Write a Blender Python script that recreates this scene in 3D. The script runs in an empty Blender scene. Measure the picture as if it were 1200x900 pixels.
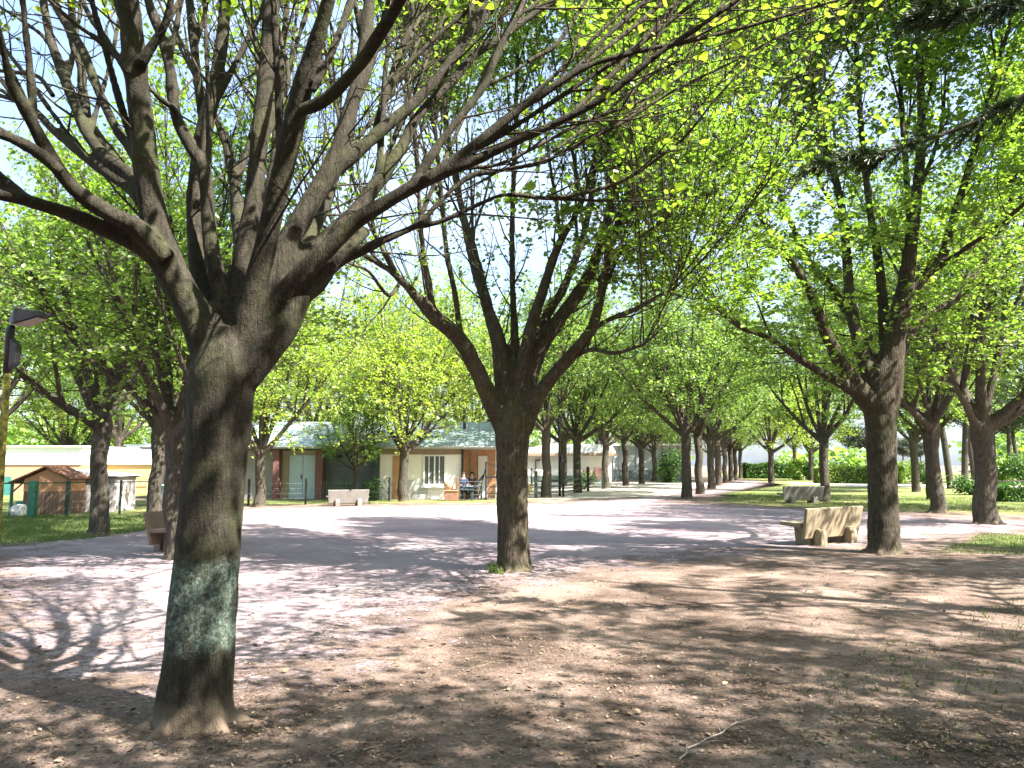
import bpy, bmesh, math, random
import numpy as np
from mathutils import Vector, Matrix, noise as mnoise

sc = bpy.context.scene
COL = sc.collection
R = math.radians
F = 900.0; PITCH = math.atan(95/900); EYE = 1.6

# ---------------------------------------------------------------- camera model
def P(px, py, d):
    """world point seen at photo pixel px,py at forward distance d"""
    u = (px-600)/F; v = (450-py)/F
    Y = math.cos(PITCH) - v*math.sin(PITCH); Z = math.sin(PITCH) + v*math.cos(PITCH)
    return np.array([u*d/Y, d, EYE + Z*d/Y])
def G(px, py, z=0.0):
    """ground point at photo pixel"""
    u = (px-600)/F; v = (450-py)/F
    Y = math.cos(PITCH) - v*math.sin(PITCH); Z = math.sin(PITCH) + v*math.cos(PITCH)
    t = (z-EYE)/Z
    return np.array([u*t, Y*t, z])

# ---------------------------------------------------------------- mesh helpers
class MB:
    def __init__(s): s.v = []; s.f = []; s.n = 0; s.tint = []
    def add(s, verts, faces, tint=0.5):
        verts = np.asarray(verts, dtype=np.float64).reshape(-1, 3)
        if isinstance(faces, np.ndarray):
            s.f.append(faces + s.n); m = len(faces)
        else:
            d = {}
            for f in faces: d.setdefault(len(f), []).append(f)
            m = 0
            for k, a in d.items(): s.f.append(np.array(a, dtype=np.int64) + s.n); m += len(a)
        if np.isscalar(tint): s.tint.append(np.full(m, tint))
        else: s.tint.append(np.asarray(tint))
        s.v.append(verts); s.n += len(verts)
        return s
    def box(s, lo, hi, M=None, taper=None):
        x0,y0,z0 = lo; x1,y1,z1 = hi
        v = np.array([(x0,y0,z0),(x1,y0,z0),(x1,y1,z0),(x0,y1,z0),(x0,y0,z1),(x1,y0,z1),(x1,y1,z1),(x0,y1,z1)], float)
        if M is not None: v = np.array([tuple(M @ Vector(p)) for p in v])
        s.add(v, [(3,2,1,0),(4,5,6,7),(0,1,5,4),(1,2,6,5),(2,3,7,6),(3,0,4,7)])
        return s
    def poly(s, pts): s.add(pts, [tuple(range(len(pts)))]); return s
    def prism(s, pts2, lo, hi, axis='y'):
        """extrude a 2D outline (x,z) along y, or (x,y) along z"""
        n = len(pts2)
        if axis == 'y': v = [(a, lo, b) for a, b in pts2] + [(a, hi, b) for a, b in pts2]
        elif axis == 'x': v = [(lo, a, b) for a, b in pts2] + [(hi, a, b) for a, b in pts2]
        else: v = [(a, b, lo) for a, b in pts2] + [(a, b, hi) for a, b in pts2]
        fs = [tuple(range(n))[::-1], tuple(range(n, 2*n))] + [(i, (i+1) % n, n+(i+1) % n, n+i) for i in range(n)]
        s.add(v, fs); return s
    def tube(s, pts, rad, sides=8, cap=True, wob=0.0, rng=None):
        pts = np.asarray(pts, float); n = len(pts)
        rad = np.broadcast_to(np.asarray(rad, float), (n,))
        T = np.gradient(pts, axis=0); T /= (np.linalg.norm(T, axis=1)[:, None] + 1e-9)
        a = np.array([1., 0, 0]) if abs(T[0][0]) < .8 else np.array([0, 1., 0])
        U = np.cross(T[0], a); U /= np.linalg.norm(U)
        ang = np.arange(sides)*2*math.pi/sides
        ca, sa = np.cos(ang), np.sin(ang); out = np.empty((n, sides, 3))
        for i in range(n):
            U = U - T[i]*np.dot(U, T[i]); U /= (np.linalg.norm(U)+1e-9)
            W = np.cross(T[i], U)
            r = rad[i]
            if wob and rng is not None: r = r*(1 + wob*(rng.random(sides)-.5))
            out[i] = pts[i] + (U[None]*ca[:, None] + W[None]*sa[:, None])*(r[:, None] if np.ndim(r) else r)
        base = (np.arange(n-1)[:, None]*sides + np.arange(sides)[None]).ravel()
        nx = (np.arange(n-1)[:, None]*sides + ((np.arange(sides)+1) % sides)[None]).ravel()
        q = np.stack([base, nx, nx+sides, base+sides], 1)
        s.add(out.reshape(-1, 3), q)
        if cap:
            s.n -= n*sides; s.add(np.zeros((0, 3)), [tuple(range(sides))[::-1], tuple((n-1)*sides+k for k in range(sides))]); s.n += n*sides
        return s
    def bar(s, a, b, r, sides=6): return s.tube([a, b], [r, r], sides)
    def mesh(s, name, mat=None, smooth=False, tint=False):
        me = bpy.data.meshes.new(name)
        V = np.concatenate(s.v) if s.v else np.zeros((0, 3))
        me.vertices.add(len(V)); me.vertices.foreach_set('co', V.ravel())
        loops = np.concatenate([f.ravel() for f in s.f]); sizes = np.concatenate([np.full(len(f), f.shape[1]) for f in s.f])
        me.loops.add(len(loops)); me.loops.foreach_set('vertex_index', loops.astype(np.int32))
        me.polygons.add(len(sizes))
        st = np.concatenate([[0], np.cumsum(sizes)[:-1]])
        me.polygons.foreach_set('loop_start', st.astype(np.int32)); me.polygons.foreach_set('loop_total', sizes.astype(np.int32))
        me.polygons.foreach_set('use_smooth', np.full(len(sizes), smooth))
        if tint:
            at = me.attributes.new('tint', 'FLOAT', 'FACE'); at.data.foreach_set('value', np.concatenate(s.tint).astype(np.float32))
        me.update(calc_edges=True); me.validate()
        if mat: me.materials.append(mat)
        return me
    def build(s, name, mat=None, parent=None, smooth=False, tint=False, bevel=0):
        me = s.mesh(name, mat, smooth, tint)
        o = bpy.data.objects.new(name, me); COL.objects.link(o)
        if parent: o.parent = parent
        if bevel:
            m = o.modifiers.new('bevel', 'BEVEL'); m.width = bevel; m.segments = 2; m.limit_method = 'ANGLE'
        return o

def tag(o, label=None, cat=None, group=None, kind=None):
    if label: o['label'] = label
    if cat: o['category'] = cat
    if group: o['group'] = group
    if kind: o['kind'] = kind
    return o
def empty(name, loc=(0,0,0), rz=0, label=None, cat=None, group=None):
    o = bpy.data.objects.new(name, None); COL.objects.link(o); o.location = tuple(loc); o.rotation_euler = (0,0,rz)
    return tag(o, label, cat, group)
def copy_tree(o, parent=None):
    c = o.copy(); COL.objects.link(c)
    if parent: c.parent = parent
    for ch in list(o.children): copy_tree(ch, c)
    return c

# ---------------------------------------------------------------- materials
def mat(name):
    m = bpy.data.materials.new(name); m.use_nodes = True
    nt = m.node_tree; b = nt.nodes['Principled BSDF']
    return m, nt, b
def N(nt, t, **kw):
    n = nt.nodes.new(t)
    for k, v in kw.items():
        if k.startswith('i_'):
            key = k[2:].replace('_', ' '); n.inputs[key].default_value = v
        else: setattr(n, k, v)
    return n
def ramp(nt, fac, stops):
    r = nt.nodes.new('ShaderNodeValToRGB'); e = r.color_ramp.elements
    while len(e) > 1: e.remove(e[-1])
    e[0].position = stops[0][0]; e[0].color = (*stops[0][1], 1)
    for p, c in stops[1:]:
        k = e.new(p); k.color = (*c, 1)
    nt.links.new(fac, r.inputs[0]); return r.outputs[0]
def mix(nt, fac, a, b, mode='MIX'):
    m = nt.nodes.new('ShaderNodeMix'); m.data_type = 'RGBA'; m.blend_type = mode
    for sock, val in ((m.inputs[0], fac), (m.inputs[6], a), (m.inputs[7], b)):
        if hasattr(val, 'links'): nt.links.new(val, sock)
        elif isinstance(val, tuple): sock.default_value = (*val, 1)
        else: sock.default_value = val
    return m.outputs[2]
def math_(nt, op, a, b=0.0, clamp=False):
    m = nt.nodes.new('ShaderNodeMath'); m.operation = op; m.use_clamp = clamp
    for sock, val in ((m.inputs[0], a), (m.inputs[1], b)):
        if hasattr(val, 'links'): nt.links.new(val, sock)
        else: sock.default_value = val
    return m.outputs[0]
def coords(nt, scale=(1,1,1), kind='Object'):
    tc = nt.nodes.new('ShaderNodeTexCoord'); mp = nt.nodes.new('ShaderNodeMapping')
    mp.inputs['Scale'].default_value = scale; nt.links.new(tc.outputs[kind], mp.inputs[0]); return mp.outputs[0]
def nz(nt, vec, scale, detail=6, rough=.6, dist=0.0):
    n = nt.nodes.new('ShaderNodeTexNoise'); n.inputs['Scale'].default_value = scale
    n.inputs['Detail'].default_value = detail; n.inputs['Roughness'].default_value = rough; n.inputs['Distortion'].default_value = dist
    nt.links.new(vec, n.inputs['Vector']); return n.outputs[0]
def bump(nt, b, h, strength=.5, dist=.01):
    n = nt.nodes.new('ShaderNodeBump'); n.inputs['Strength'].default_value = strength; n.inputs['Distance'].default_value = dist
    nt.links.new(h, n.inputs['Height']); nt.links.new(n.outputs[0], b.inputs['Normal'])

def simple(name, col, rough=.7, var=.15, scale=6, bmp=0, metal=0, spec=.4):
    m, nt, b = mat(name); v = coords(nt)
    n = nz(nt, v, scale, 5)
    d = tuple(max(0, c*(1-var)) for c in col); l = tuple(min(1, c*(1+var)) for c in col)
    nt.links.new(ramp(nt, n, [(.3, d), (.7, l)]), b.inputs['Base Color'])
    b.inputs['Roughness'].default_value = rough; b.inputs['Metallic'].default_value = metal
    b.inputs['Specular IOR Level'].default_value = spec
    if bmp: bump(nt, b, nz(nt, v, scale*8, 4), .5, bmp)
    return m

def bark(name, dark, light, moss=.3, hero=False):
    m, nt, b = mat(name)
    v = coords(nt, (1, 1, .22)); v2 = coords(nt)
    big = nz(nt, v2, 2.2, 5, .6, .4)
    fis = nz(nt, v, 26, 8, .65, .8)
    fine = nz(nt, v2, 90, 4, .6)
    vo = nt.nodes.new('ShaderNodeTexVoronoi'); vo.feature = 'DISTANCE_TO_EDGE'; vo.inputs['Scale'].default_value = 13
    dv = nt.nodes.new('ShaderNodeVectorMath'); dv.operation = 'ADD'
    nn = nt.nodes.new('ShaderNodeTexNoise'); nn.inputs['Scale'].default_value = 7; nt.links.new(v, nn.inputs['Vector'])
    sc_ = nt.nodes.new('ShaderNodeVectorMath'); sc_.operation = 'SCALE'; sc_.inputs['Scale'].default_value = .25
    nt.links.new(nn.outputs[1], sc_.inputs[0]); nt.links.new(v, dv.inputs[0]); nt.links.new(sc_.outputs[0], dv.inputs[1])
    nt.links.new(dv.outputs[0], vo.inputs['Vector'])
    crack = math_(nt, 'MULTIPLY', vo.outputs['Distance'], 6.0, True)
    col = ramp(nt, fis, [(.28, dark), (.5, tuple((a+c)/2 for a, c in zip(dark, light))), (.74, light)])
    blot = ramp(nt, nz(nt, v2, 9, 5, .7), [(.54, (0,0,0)), (.64, (1,1,1))])
    col = mix(nt, math_(nt, 'MULTIPLY', blot, .45), col, tuple(min(1, c*1.35) for c in light))
    ck = .14 if hero else .32
    col = mix(nt, math_(nt, 'SUBTRACT', ck, math_(nt, 'MULTIPLY', crack, ck), True), col, tuple(c*.45 for c in dark))
    spk = ramp(nt, nz(nt, v2, 75, 5, .75), [(.35, (.6,.6,.6)), (.5, (1,1,1)), (.68, (1.5,1.5,1.45))]); col = mix(nt, 1.0, col, spk, 'MULTIPLY')
    mo = ramp(nt, big, [(.5, (0,0,0)), (.68, (1,1,1))])
    col = mix(nt, math_(nt, 'MULTIPLY', mo, moss), col, (.085, .105, .035))
    if hero:
        tc = nt.nodes.new('ShaderNodeTexCoord'); sp = nt.nodes.new('ShaderNodeSeparateXYZ'); nt.links.new(tc.outputs['Object'], sp.inputs[0])
        edge = math_(nt, 'MULTIPLY', math_(nt, 'SUBTRACT', nz(nt, v2, 9, 8, .75), .5), .55)
        z = math_(nt, 'ADD', sp.outputs[2], edge)
        lo = math_(nt, 'MULTIPLY', math_(nt, 'SUBTRACT', z, .40), 7.0, True)
        hi = math_(nt, 'MULTIPLY', math_(nt, 'SUBTRACT', 1.04, z), 9.0, True)
        band = math_(nt, 'MULTIPLY', lo, hi)
        gap = ramp(nt, nz(nt, v2, 30, 6, .75), [(.40, (.05,.05,.05)), (.56, (.95,.95,.95))])
        gcol = ramp(nt, nz(nt, v2, 45, 5, .7), [(.3, (.05,.085,.068)), (.5, (.12,.17,.14)), (.68, (.30,.36,.31))])
        col = mix(nt, math_(nt, 'MULTIPLY', band, gap), col, gcol)
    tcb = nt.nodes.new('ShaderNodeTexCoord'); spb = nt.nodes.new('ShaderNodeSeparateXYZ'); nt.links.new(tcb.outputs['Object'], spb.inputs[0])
    lit_soil = math_(nt, 'MULTIPLY', math_(nt, 'SUBTRACT', .30 if hero else .22, math_(nt, 'ADD', spb.outputs[2], math_(nt, 'MULTIPLY', nz(nt, v2, 8, 5, .7), .22))), 6.0, True)
    col = mix(nt, math_(nt, 'MULTIPLY', lit_soil, .8), col, (.26,.20,.15))  # paler trunk foot: soil splash plus sunlit beige put into the bark colour
    nt.links.new(col, b.inputs['Base Color']); b.inputs['Roughness'].default_value = .9; b.inputs['Specular IOR Level'].default_value = .2
    h = math_(nt, 'ADD', math_(nt, 'ADD', fis, math_(nt, 'MULTIPLY', nz(nt, v, 70, 6, .7), .6)), math_(nt, 'ADD', math_(nt, 'MULTIPLY', crack, .12 if hero else .45), math_(nt, 'MULTIPLY', fine, .45)))
    bump(nt, b, h, .9, .02 if not hero else .022)
    return m

def leafmat(name, c0, c1, c2, trans=.5):
    m, nt, b = mat(name)
    nt.nodes.remove(b); out = nt.nodes['Material Output']
    at = nt.nodes.new('ShaderNodeAttribute'); at.attribute_name = 'tint'
    oi = nt.nodes.new('ShaderNodeObjectInfo')
    f = math_(nt, 'ADD', math_(nt, 'MULTIPLY', at.outputs['Fac'], .85), math_(nt, 'MULTIPLY', oi.outputs['Random'], .15))
    col = ramp(nt, f, [(.05, c0), (.5, c1), (.95, c2)])
    df = nt.nodes.new('ShaderNodeBsdfDiffuse'); tr = nt.nodes.new('ShaderNodeBsdfTranslucent'); gl = nt.nodes.new('ShaderNodeBsdfGlossy')
    gl.inputs['Roughness'].default_value = .45; gl.inputs['Color'].default_value = (1,1,1,1)
    nt.links.new(col, df.inputs[0])
    nt.links.new(mix(nt, 1.0, col, (1.08, 1.2, .5), 'MULTIPLY'), tr.inputs[0])
    m1 = nt.nodes.new('ShaderNodeMixShader'); m1.inputs[0].default_value = trans
    nt.links.new(df.outputs[0], m1.inputs[1]); nt.links.new(tr.outputs[0], m1.inputs[2])
    m2 = nt.nodes.new('ShaderNodeMixShader'); m2.inputs[0].default_value = .035
    nt.links.new(m1.outputs[0], m2.inputs[1]); nt.links.new(gl.outputs[0], m2.inputs[2])
    nt.links.new(m2.outputs[0], out.inputs[0])
    return m

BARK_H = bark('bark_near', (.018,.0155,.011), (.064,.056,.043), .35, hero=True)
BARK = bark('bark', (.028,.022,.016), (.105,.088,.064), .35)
BARK_FAR = bark('bark_far', (.035,.03,.024), (.12,.104,.084), .2)
TWIG = simple('twig_bark', (.07,.055,.04), .9, .3, 12)
LEAF_N = leafmat('linden_leaf', (.12,.20,.04), (.21,.33,.065), (.36,.47,.09), .62)
LEAF_Y = leafmat('young_linden_leaf', (.18,.27,.05), (.30,.41,.06), (.48,.56,.08), .6)
LEAF_F = leafmat('park_leaf', (.11,.19,.055), (.19,.30,.08), (.33,.43,.12), .6)
NEEDLE = leafmat('conifer_needle', (.018,.035,.014), (.03,.055,.02), (.05,.08,.03), .2)
HEDGE = leafmat('hedge_leaf', (.03,.08,.02), (.06,.14,.03), (.12,.22,.04), .35)
HEDGE_L = leafmat('pale_hedge_leaf', (.10,.18,.03), (.2,.32,.05), (.36,.46,.08), .4)
GRASS = leafmat('grass_blade', (.06,.11,.03), (.11,.17,.045), (.24,.27,.09), .4)
YFLOWER = leafmat('yellow_flower', (.4,.3,.02), (.6,.45,.03), (.8,.65,.2), .3)

def ground_mat(name, stops, sc1=.8, grain=120, peb=.35, bd=.01, pebcol=(.5,.46,.42)):
    m, nt, b = mat(name); v = coords(nt)
    a = nz(nt, v, sc1, 8, .68, .6); g = nz(nt, v, grain*.25, 6, .75)
    f = math_(nt, 'ADD', math_(nt, 'MULTIPLY', a, .62), math_(nt, 'MULTIPLY', g, .38))
    col = ramp(nt, f, stops)
    vo = nt.nodes.new('ShaderNodeTexVoronoi'); vo.inputs['Scale'].default_value = grain*.45; nt.links.new(v, vo.inputs['Vector'])
    pv = ramp(nt, vo.outputs['Distance'], [(.18, (1,1,1)), (.3, (0,0,0))])
    sel = ramp(nt, vo.outputs['Color'], [(.58, (0,0,0)), (.64, (1,1,1))])
    pm = math_(nt, 'MULTIPLY', math_(nt, 'MULTIPLY', pv, sel), peb)
    col = mix(nt, pm, col, pebcol)
    nt.links.new(col, b.inputs['Base Color']); b.inputs['Roughness'].default_value = .95; b.inputs['Specular IOR Level'].default_value = .15
    h = math_(nt, 'ADD', g, math_(nt, 'ADD', math_(nt, 'MULTIPLY', pm, .8), math_(nt, 'MULTIPLY', nz(nt, v, 5, 5), 2.0)))
    bump(nt, b, h, .9, bd); return m
DIRT = ground_mat('dirt', [(.36, (.045,.032,.025)), (.45, (.12,.084,.068)), (.54, (.26,.19,.158)), (.66, (.43,.33,.28))], .8, 130, .3, .035, (.4,.33,.27))
GRAVEL = ground_mat('gravel', [(.33, (.17,.128,.145)), (.5, (.28,.222,.24)), (.68, (.40,.34,.345))], .4, 160, .35, .012)
PALEPATH = ground_mat('pale_path', [(.3, (.34,.30,.26)), (.7, (.5,.46,.41))], .5, 160, .3, .008)
LAWN = ground_mat('lawn_ground', [(.36, (.075,.11,.035)), (.5, (.15,.18,.06)), (.62, (.28,.26,.12))], .45, 200, .1, .02, (.16,.2,.07))
LAWN_DRY = ground_mat('dry_lawn_ground', [(.36, (.10,.13,.035)), (.5, (.2,.2,.075)), (.62, (.32,.28,.15))], .6, 200, .2, .02, (.3,.27,.16))

# ---------------------------------------------------------------- leaves / twigs
def norm(a): return a/(np.linalg.norm(a, axis=-1, keepdims=True)+1e-9)
def leaves(mb, pos, dirs, size, rng, rich=True, flat=.75, tint=None):
    n = len(pos)
    if n == 0: return
    nrm = norm(np.stack([rng.normal(0, flat*.8, n), rng.normal(0, flat*.8, n), np.ones(n)], 1))
    d = dirs + rng.normal(0, .7, (n, 3)); d[:, 2] -= .25
    d = norm(d - nrm*np.sum(d*nrm, 1)[:, None]); s = np.cross(nrm, d)
    sz = size*(.55+.8*rng.random(n))[:, None]
    if tint is None: tint = np.clip(rng.normal(.5, .25, n), 0, 1)
    fold = .12*sz*nrm
    if rich:
        q = [pos, pos+d*sz*.12+s*sz*.38+fold, pos+d*sz*.62+s*sz*.40+fold, pos+d*sz*1.05, pos+d*sz*.62-s*sz*.40+fold, pos+d*sz*.12-s*sz*.38+fold]
        V = np.stack(q, 1).reshape(-1, 3); b = np.arange(n)*6
        fa = np.concatenate([np.stack([b, b+1, b+2, b+3], 1), np.stack([b, b+3, b+4, b+5], 1)])
        mb.add(V, fa, np.concatenate([tint, tint]))
    else:
        q = [pos, pos+d*sz*.45+s*sz*.45+fold, pos+d*sz*1.05, pos+d*sz*.45-s*sz*.45+fold]
        V = np.stack(q, 1).reshape(-1, 3); b = np.arange(n)*4
        mb.add(V, np.stack([b, b+1, b+2, b+3], 1), tint)
def twigs_mesh(mb, A, Bm, C, r):
    """batch of 3 point twigs, 3 sided"""
    n = len(A)
    if n == 0: return
    T = norm(C-A); a = np.where(np.abs(T[:, :1]) < .8, np.array([[1., 0, 0]]), np.array([[0, 1., 0]]))
    U = norm(np.cross(T, a)); W = np.cross(T, U)
    rings = []
    for Pt, k in ((A, 1.), (Bm, .7), (C, .25)):
        for j in range(3):
            an = j*2*math.pi/3; rings.append(Pt + (U*math.cos(an)+W*math.sin(an))*(r*k)[:, None])
    V = np.stack(rings, 1).reshape(-1, 3); b = np.arange(n)[:, None]*9
    fs = []
    for s_ in range(2):
        for j in range(3):
            k = (j+1) % 3; fs.append(np.stack([b[:, 0]+s_*3+j, b[:, 0]+s_*3+k, b[:, 0]+s_*3+3+k, b[:, 0]+s_*3+3+j], 1))
    mb.add(V, np.concatenate(fs))

def smooth_path(pts, rad, sub=4):
    pts = np.asarray(pts, float); rad = np.asarray(rad, float); n = len(pts)
    if n < 3: return pts, rad
    P4 = np.vstack([2*pts[0]-pts[1], pts, 2*pts[-1]-pts[-2]]); op = []; orr = []
    for i in range(n-1):
        p0, p1, p2, p3 = P4[i:i+4]
        for k in range(sub):
            t = k/sub
            op.append(.5*((2*p1)+(-p0+p2)*t+(2*p0-5*p1+4*p2-p3)*t*t+(-p0+3*p1-3*p2+p3)*t**3)); orr.append(rad[i]*(1-t)+rad[i+1]*t)
    op.append(pts[-1]); orr.append(rad[-1]); return np.array(op), np.array(orr)
def grow(rng, p, d, L, r0, r1, up=.1, wander=.12, n=6):
    p = np.array(p, float); d = np.array(d, float); d /= np.linalg.norm(d); st = L/n; out = [p.copy()]
    for i in range(n):
        d = d + np.array([0, 0, up*st]) + rng.normal(0, wander, 3)*math.sqrt(st)*.6; d /= np.linalg.norm(d); p = p + d*st; out.append(p.copy())
    return np.array(out), np.linspace(r0, r1, n+1)

def plant_tree(limbs, rng, sub_gap=.35, sub_len=1.6, sub_up=.5, twig_gap=.16, twig_len=.45, nleaf=4, lsize=.08, rich=True,
              axis=(0, 0), leaf_fn=None, zmin=2.2, spray=0.0, sub_r=.016):
    """limbs: list of (pts, rad). returns (branch MB of subs and twigs, leaf MB)"""
    tb = MB(); lb = MB(); subs = []
    for pts, rad in limbs:
        seg = np.linalg.norm(np.diff(pts, axis=0), axis=1); cum = np.concatenate([[0], np.cumsum(seg)]); L = cum[-1]
        s = L*.12+rng.random()*sub_gap
        while s < L:
            i = min(np.searchsorted(cum, s)-1, len(pts)-2); i = max(i, 0); t = (s-cum[i])/(seg[i]+1e-9)
            p = pts[i]*(1-t)+pts[i+1]*t; r = rad[i]*(1-t)+rad[i+1]*t; T = seg_dir = (pts[i+1]-pts[i])/(seg[i]+1e-9)
            fr = s/L
            if p[2] > zmin:
                a = rng.normal(0, 1, 3); a -= T*np.dot(a, T); a /= np.linalg.norm(a)
                outv = np.array([p[0]-axis[0], p[1]-axis[1], 0]); on = np.linalg.norm(outv)
                if on > .3: a = a+outv/on*.35
                flat = rng.random() < spray and p[2] < 6.5
                if flat:
                    d = np.array([a[0], a[1], .12]) + T*.15; ln = sub_len*(.9+.7*rng.random()); up = -.05
                else:
                    d = T*.9 + a*.75; ln = sub_len*(.45+.8*rng.random())*(1.15-.55*fr); up = sub_up
                rr = min(r*.55, sub_r*(.6+.6*rng.random()))
                sp, sr = grow(rng, p, d, ln, rr, .003, up, .25, 5)
                tb.tube(sp, sr, 4, cap=False); subs.append((sp, fr, flat))
            s += sub_gap*(.5+rng.random())
        subs.append((pts[-3:], 1, False))
    A = []; D = []; Ls = []
    for sp, fr, flat in subs:
        seg = np.linalg.norm(np.diff(sp, axis=0), axis=1); L = seg.sum(); k = max(2, int(L/twig_gap))
        cum = np.concatenate([[0], np.cumsum(seg)])
        ss = np.sort(rng.random(k))**.8*L
        for s in ss:
            i = min(max(np.searchsorted(cum, s)-1, 0), len(sp)-2); t = (s-cum[i])/(seg[i]+1e-9)
            A.append(sp[i]*(1-t)+sp[i+1]*t); T = (sp[i+1]-sp[i])/(seg[i]+1e-9)
            r_ = rng.normal(0, 1, 3)
            if flat: r_[2] *= .25
            r_ /= np.linalg.norm(r_); D.append(T*.7+r_*.9 + np.array([0, 0, -.02 if flat else .15])); Ls.append(twig_len*(.5+rng.random()))
    A = np.array(A); D = norm(np.array(D)); Ls = np.array(Ls)
    n = len(A); sag = rng.normal(0, .12, (n, 3)); B = A + D*Ls[:, None]*.5 + sag*Ls[:, None]*.4; C = A + D*Ls[:, None]
    twigs_mesh(tb, A, B, C, .0035+.003*rng.random(n))
    # leaves along each twig
    prob = np.ones(n) if leaf_fn is None else leaf_fn(A)
    rep = rng.poisson(nleaf*prob); idx = np.repeat(np.arange(n), rep); t = rng.random(len(idx))**.6
    pos = A[idx]*(1-t)[:, None]+C[idx]*t[:, None] + rng.normal(0, .35*lsize+.012, (len(idx), 3))
    clump = rng.random(n)*.5+.25
    tint = np.clip(clump[idx]+rng.normal(0, .16, len(idx)), 0, 1)
    leaves(lb, pos, D[idx], lsize, rng, rich, tint=tint)
    return tb, lb

def generic_limbs(rng, H=10., hf=2.5, r=.22, n=9, spread=1.0, lean=(0,0)):
    trunk = [(0,0,-.1)]; tr = [r*1.3]
    zs = [.12, .45, 1.0, 1.6, hf-.35, hf+.1]; ks = [1.2, 1.06, 1.0, .97, 1.05, .7]
    w = rng.normal(0, .03, (len(zs), 2))
    for z, k, ww in zip(zs, ks, w): trunk.append((ww[0]+lean[0]*z, ww[1]+lean[1]*z, z)); tr.append(r*k)
    top = np.array(trunk[-1]); limbs = []
    az0 = rng.random()*6.28
    for i in range(n):
        az = az0+i*2*math.pi/n*1.618*2+rng.normal(0, .2)
        inc = R(10+55*((i+.5)/n)*spread)*(.85+.3*rng.random())
        d = np.array([math.cos(az)*math.sin(inc), math.sin(az)*math.sin(inc), math.cos(inc)])
        L = (H-hf)*(.72+.3*rng.random())*(1.0 if inc < .7 else .85)
        p0 = top + np.array([math.cos(az)*r*.35, math.sin(az)*r*.35, -.45+.35*(1-inc)])
        r0 = r*(.42+.2*rng.random())
        pts, rad = grow(rng, p0, d, L, r0, .012, .13, .13, 10)
        rad = r0*(1-np.linspace(0, 1, 11)**.8)*.95+.01
        limbs.append(smooth_path(pts, rad, 2))
        for f in range(rng.integers(2, 4)):
            j = int(rng.integers(2, 6)); dd = pts[j+1]-pts[j]; dd /= np.linalg.norm(dd)
            a = rng.normal(0, 1, 3); a[2] = abs(a[2])*.3; a /= np.linalg.norm(a)
            q, qr = grow(rng, pts[j], dd+a*.6, L*(1-j/11)*(.7+.3*rng.random()), rad[j]*.7, .009, .25, .15, 7)
            limbs.append((q, qr))
    return (np.array(trunk), np.array(tr)), limbs

def remesh_tree(trunk, limbs, voxel, mat_, name, parent, roots=5, rng=None, rmin=None):
    mb = MB(); rmin = rmin or voxel*1.3
    tp, tr = smooth_path(*trunk, 5)
    mb.tube(tp, tr, 20)
    base = np.array([tp[0][0], tp[0][1], 0.]); r0 = tr[0]
    for k in range(roots):
        a = k*2*math.pi/roots+rng.random()*.8; dv = np.array([math.cos(a), math.sin(a), 0]); L = r0*(1.0+.5*rng.random())
        pts = [base+dv*r0*.3+np.array([0,0,.25+.12*rng.random()]), base+dv*r0*.68+np.array([0,0,.06]), base+dv*(r0*.8+L*.25)+np.array([0,0,.0]), base+dv*(r0*.9+L*.65)+np.array([0,0,-.07])]
        p, q = smooth_path(pts, [r0*.26, r0*.24, r0*.17, r0*.08], 4); mb.tube(p, q, 10)
    thin = MB()
    for pts, rad in limbs:
        p, q = pts, rad
        k = np.where(q < rmin)[0]; cut = k[0] if len(k) else len(p)
        if cut >= 2: mb.tube(p[:cut+1], np.maximum(q[:cut+1], rmin*.85), 12)
        if cut < len(p): thin.tube(p[max(0, cut-1):], q[max(0, cut-1):], 7, cap=False) if len(p)-max(0, cut-1) > 1 else None
    me = mb.mesh('tmp'); o = bpy.data.objects.new('tmp', me); COL.objects.link(o)
    m = o.modifiers.new('r', 'REMESH'); m.mode = 'VOXEL'; m.voxel_size = voxel
    s = o.modifiers.new('s', 'SMOOTH'); s.factor = .5; s.iterations = 4
    tx = bpy.data.textures.new('lump', 'CLOUDS'); tx.noise_scale = .22
    dm = o.modifiers.new('d', 'DISPLACE'); dm.texture = tx; dm.strength = voxel*1.1; dm.mid_level = .5
    dg = bpy.context.evaluated_depsgraph_get(); nm = bpy.data.meshes.new_from_object(o.evaluated_get(dg))
    bpy.data.objects.remove(o)
    nm.name = name; nm.materials.clear(); nm.materials.append(mat_)
    nm.polygons.foreach_set('use_smooth', np.ones(len(nm.polygons), bool))
    t = bpy.data.objects.new(name, nm); COL.objects.link(t); t.parent = parent
    return t, thin

def simple_trunk(trunk, limbs, mat_, parent, rng, sides=10):
    mb = MB(); tp, tr = smooth_path(*trunk, 3); mb.tube(tp, tr, sides+4, wob=.06, rng=rng)
    for p, q in limbs: mb.tube(p, q, 7 if q[0] > .03 else 5, cap=False)
    return mb.build('trunk', mat_, parent, smooth=True)

def merge(dst, src):
    for v in src.v: pass
    off = dst.n
    dst.v += src.v; dst.f += [f+off for f in src.f]; dst.tint += src.tint; dst.n += src.n

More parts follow.
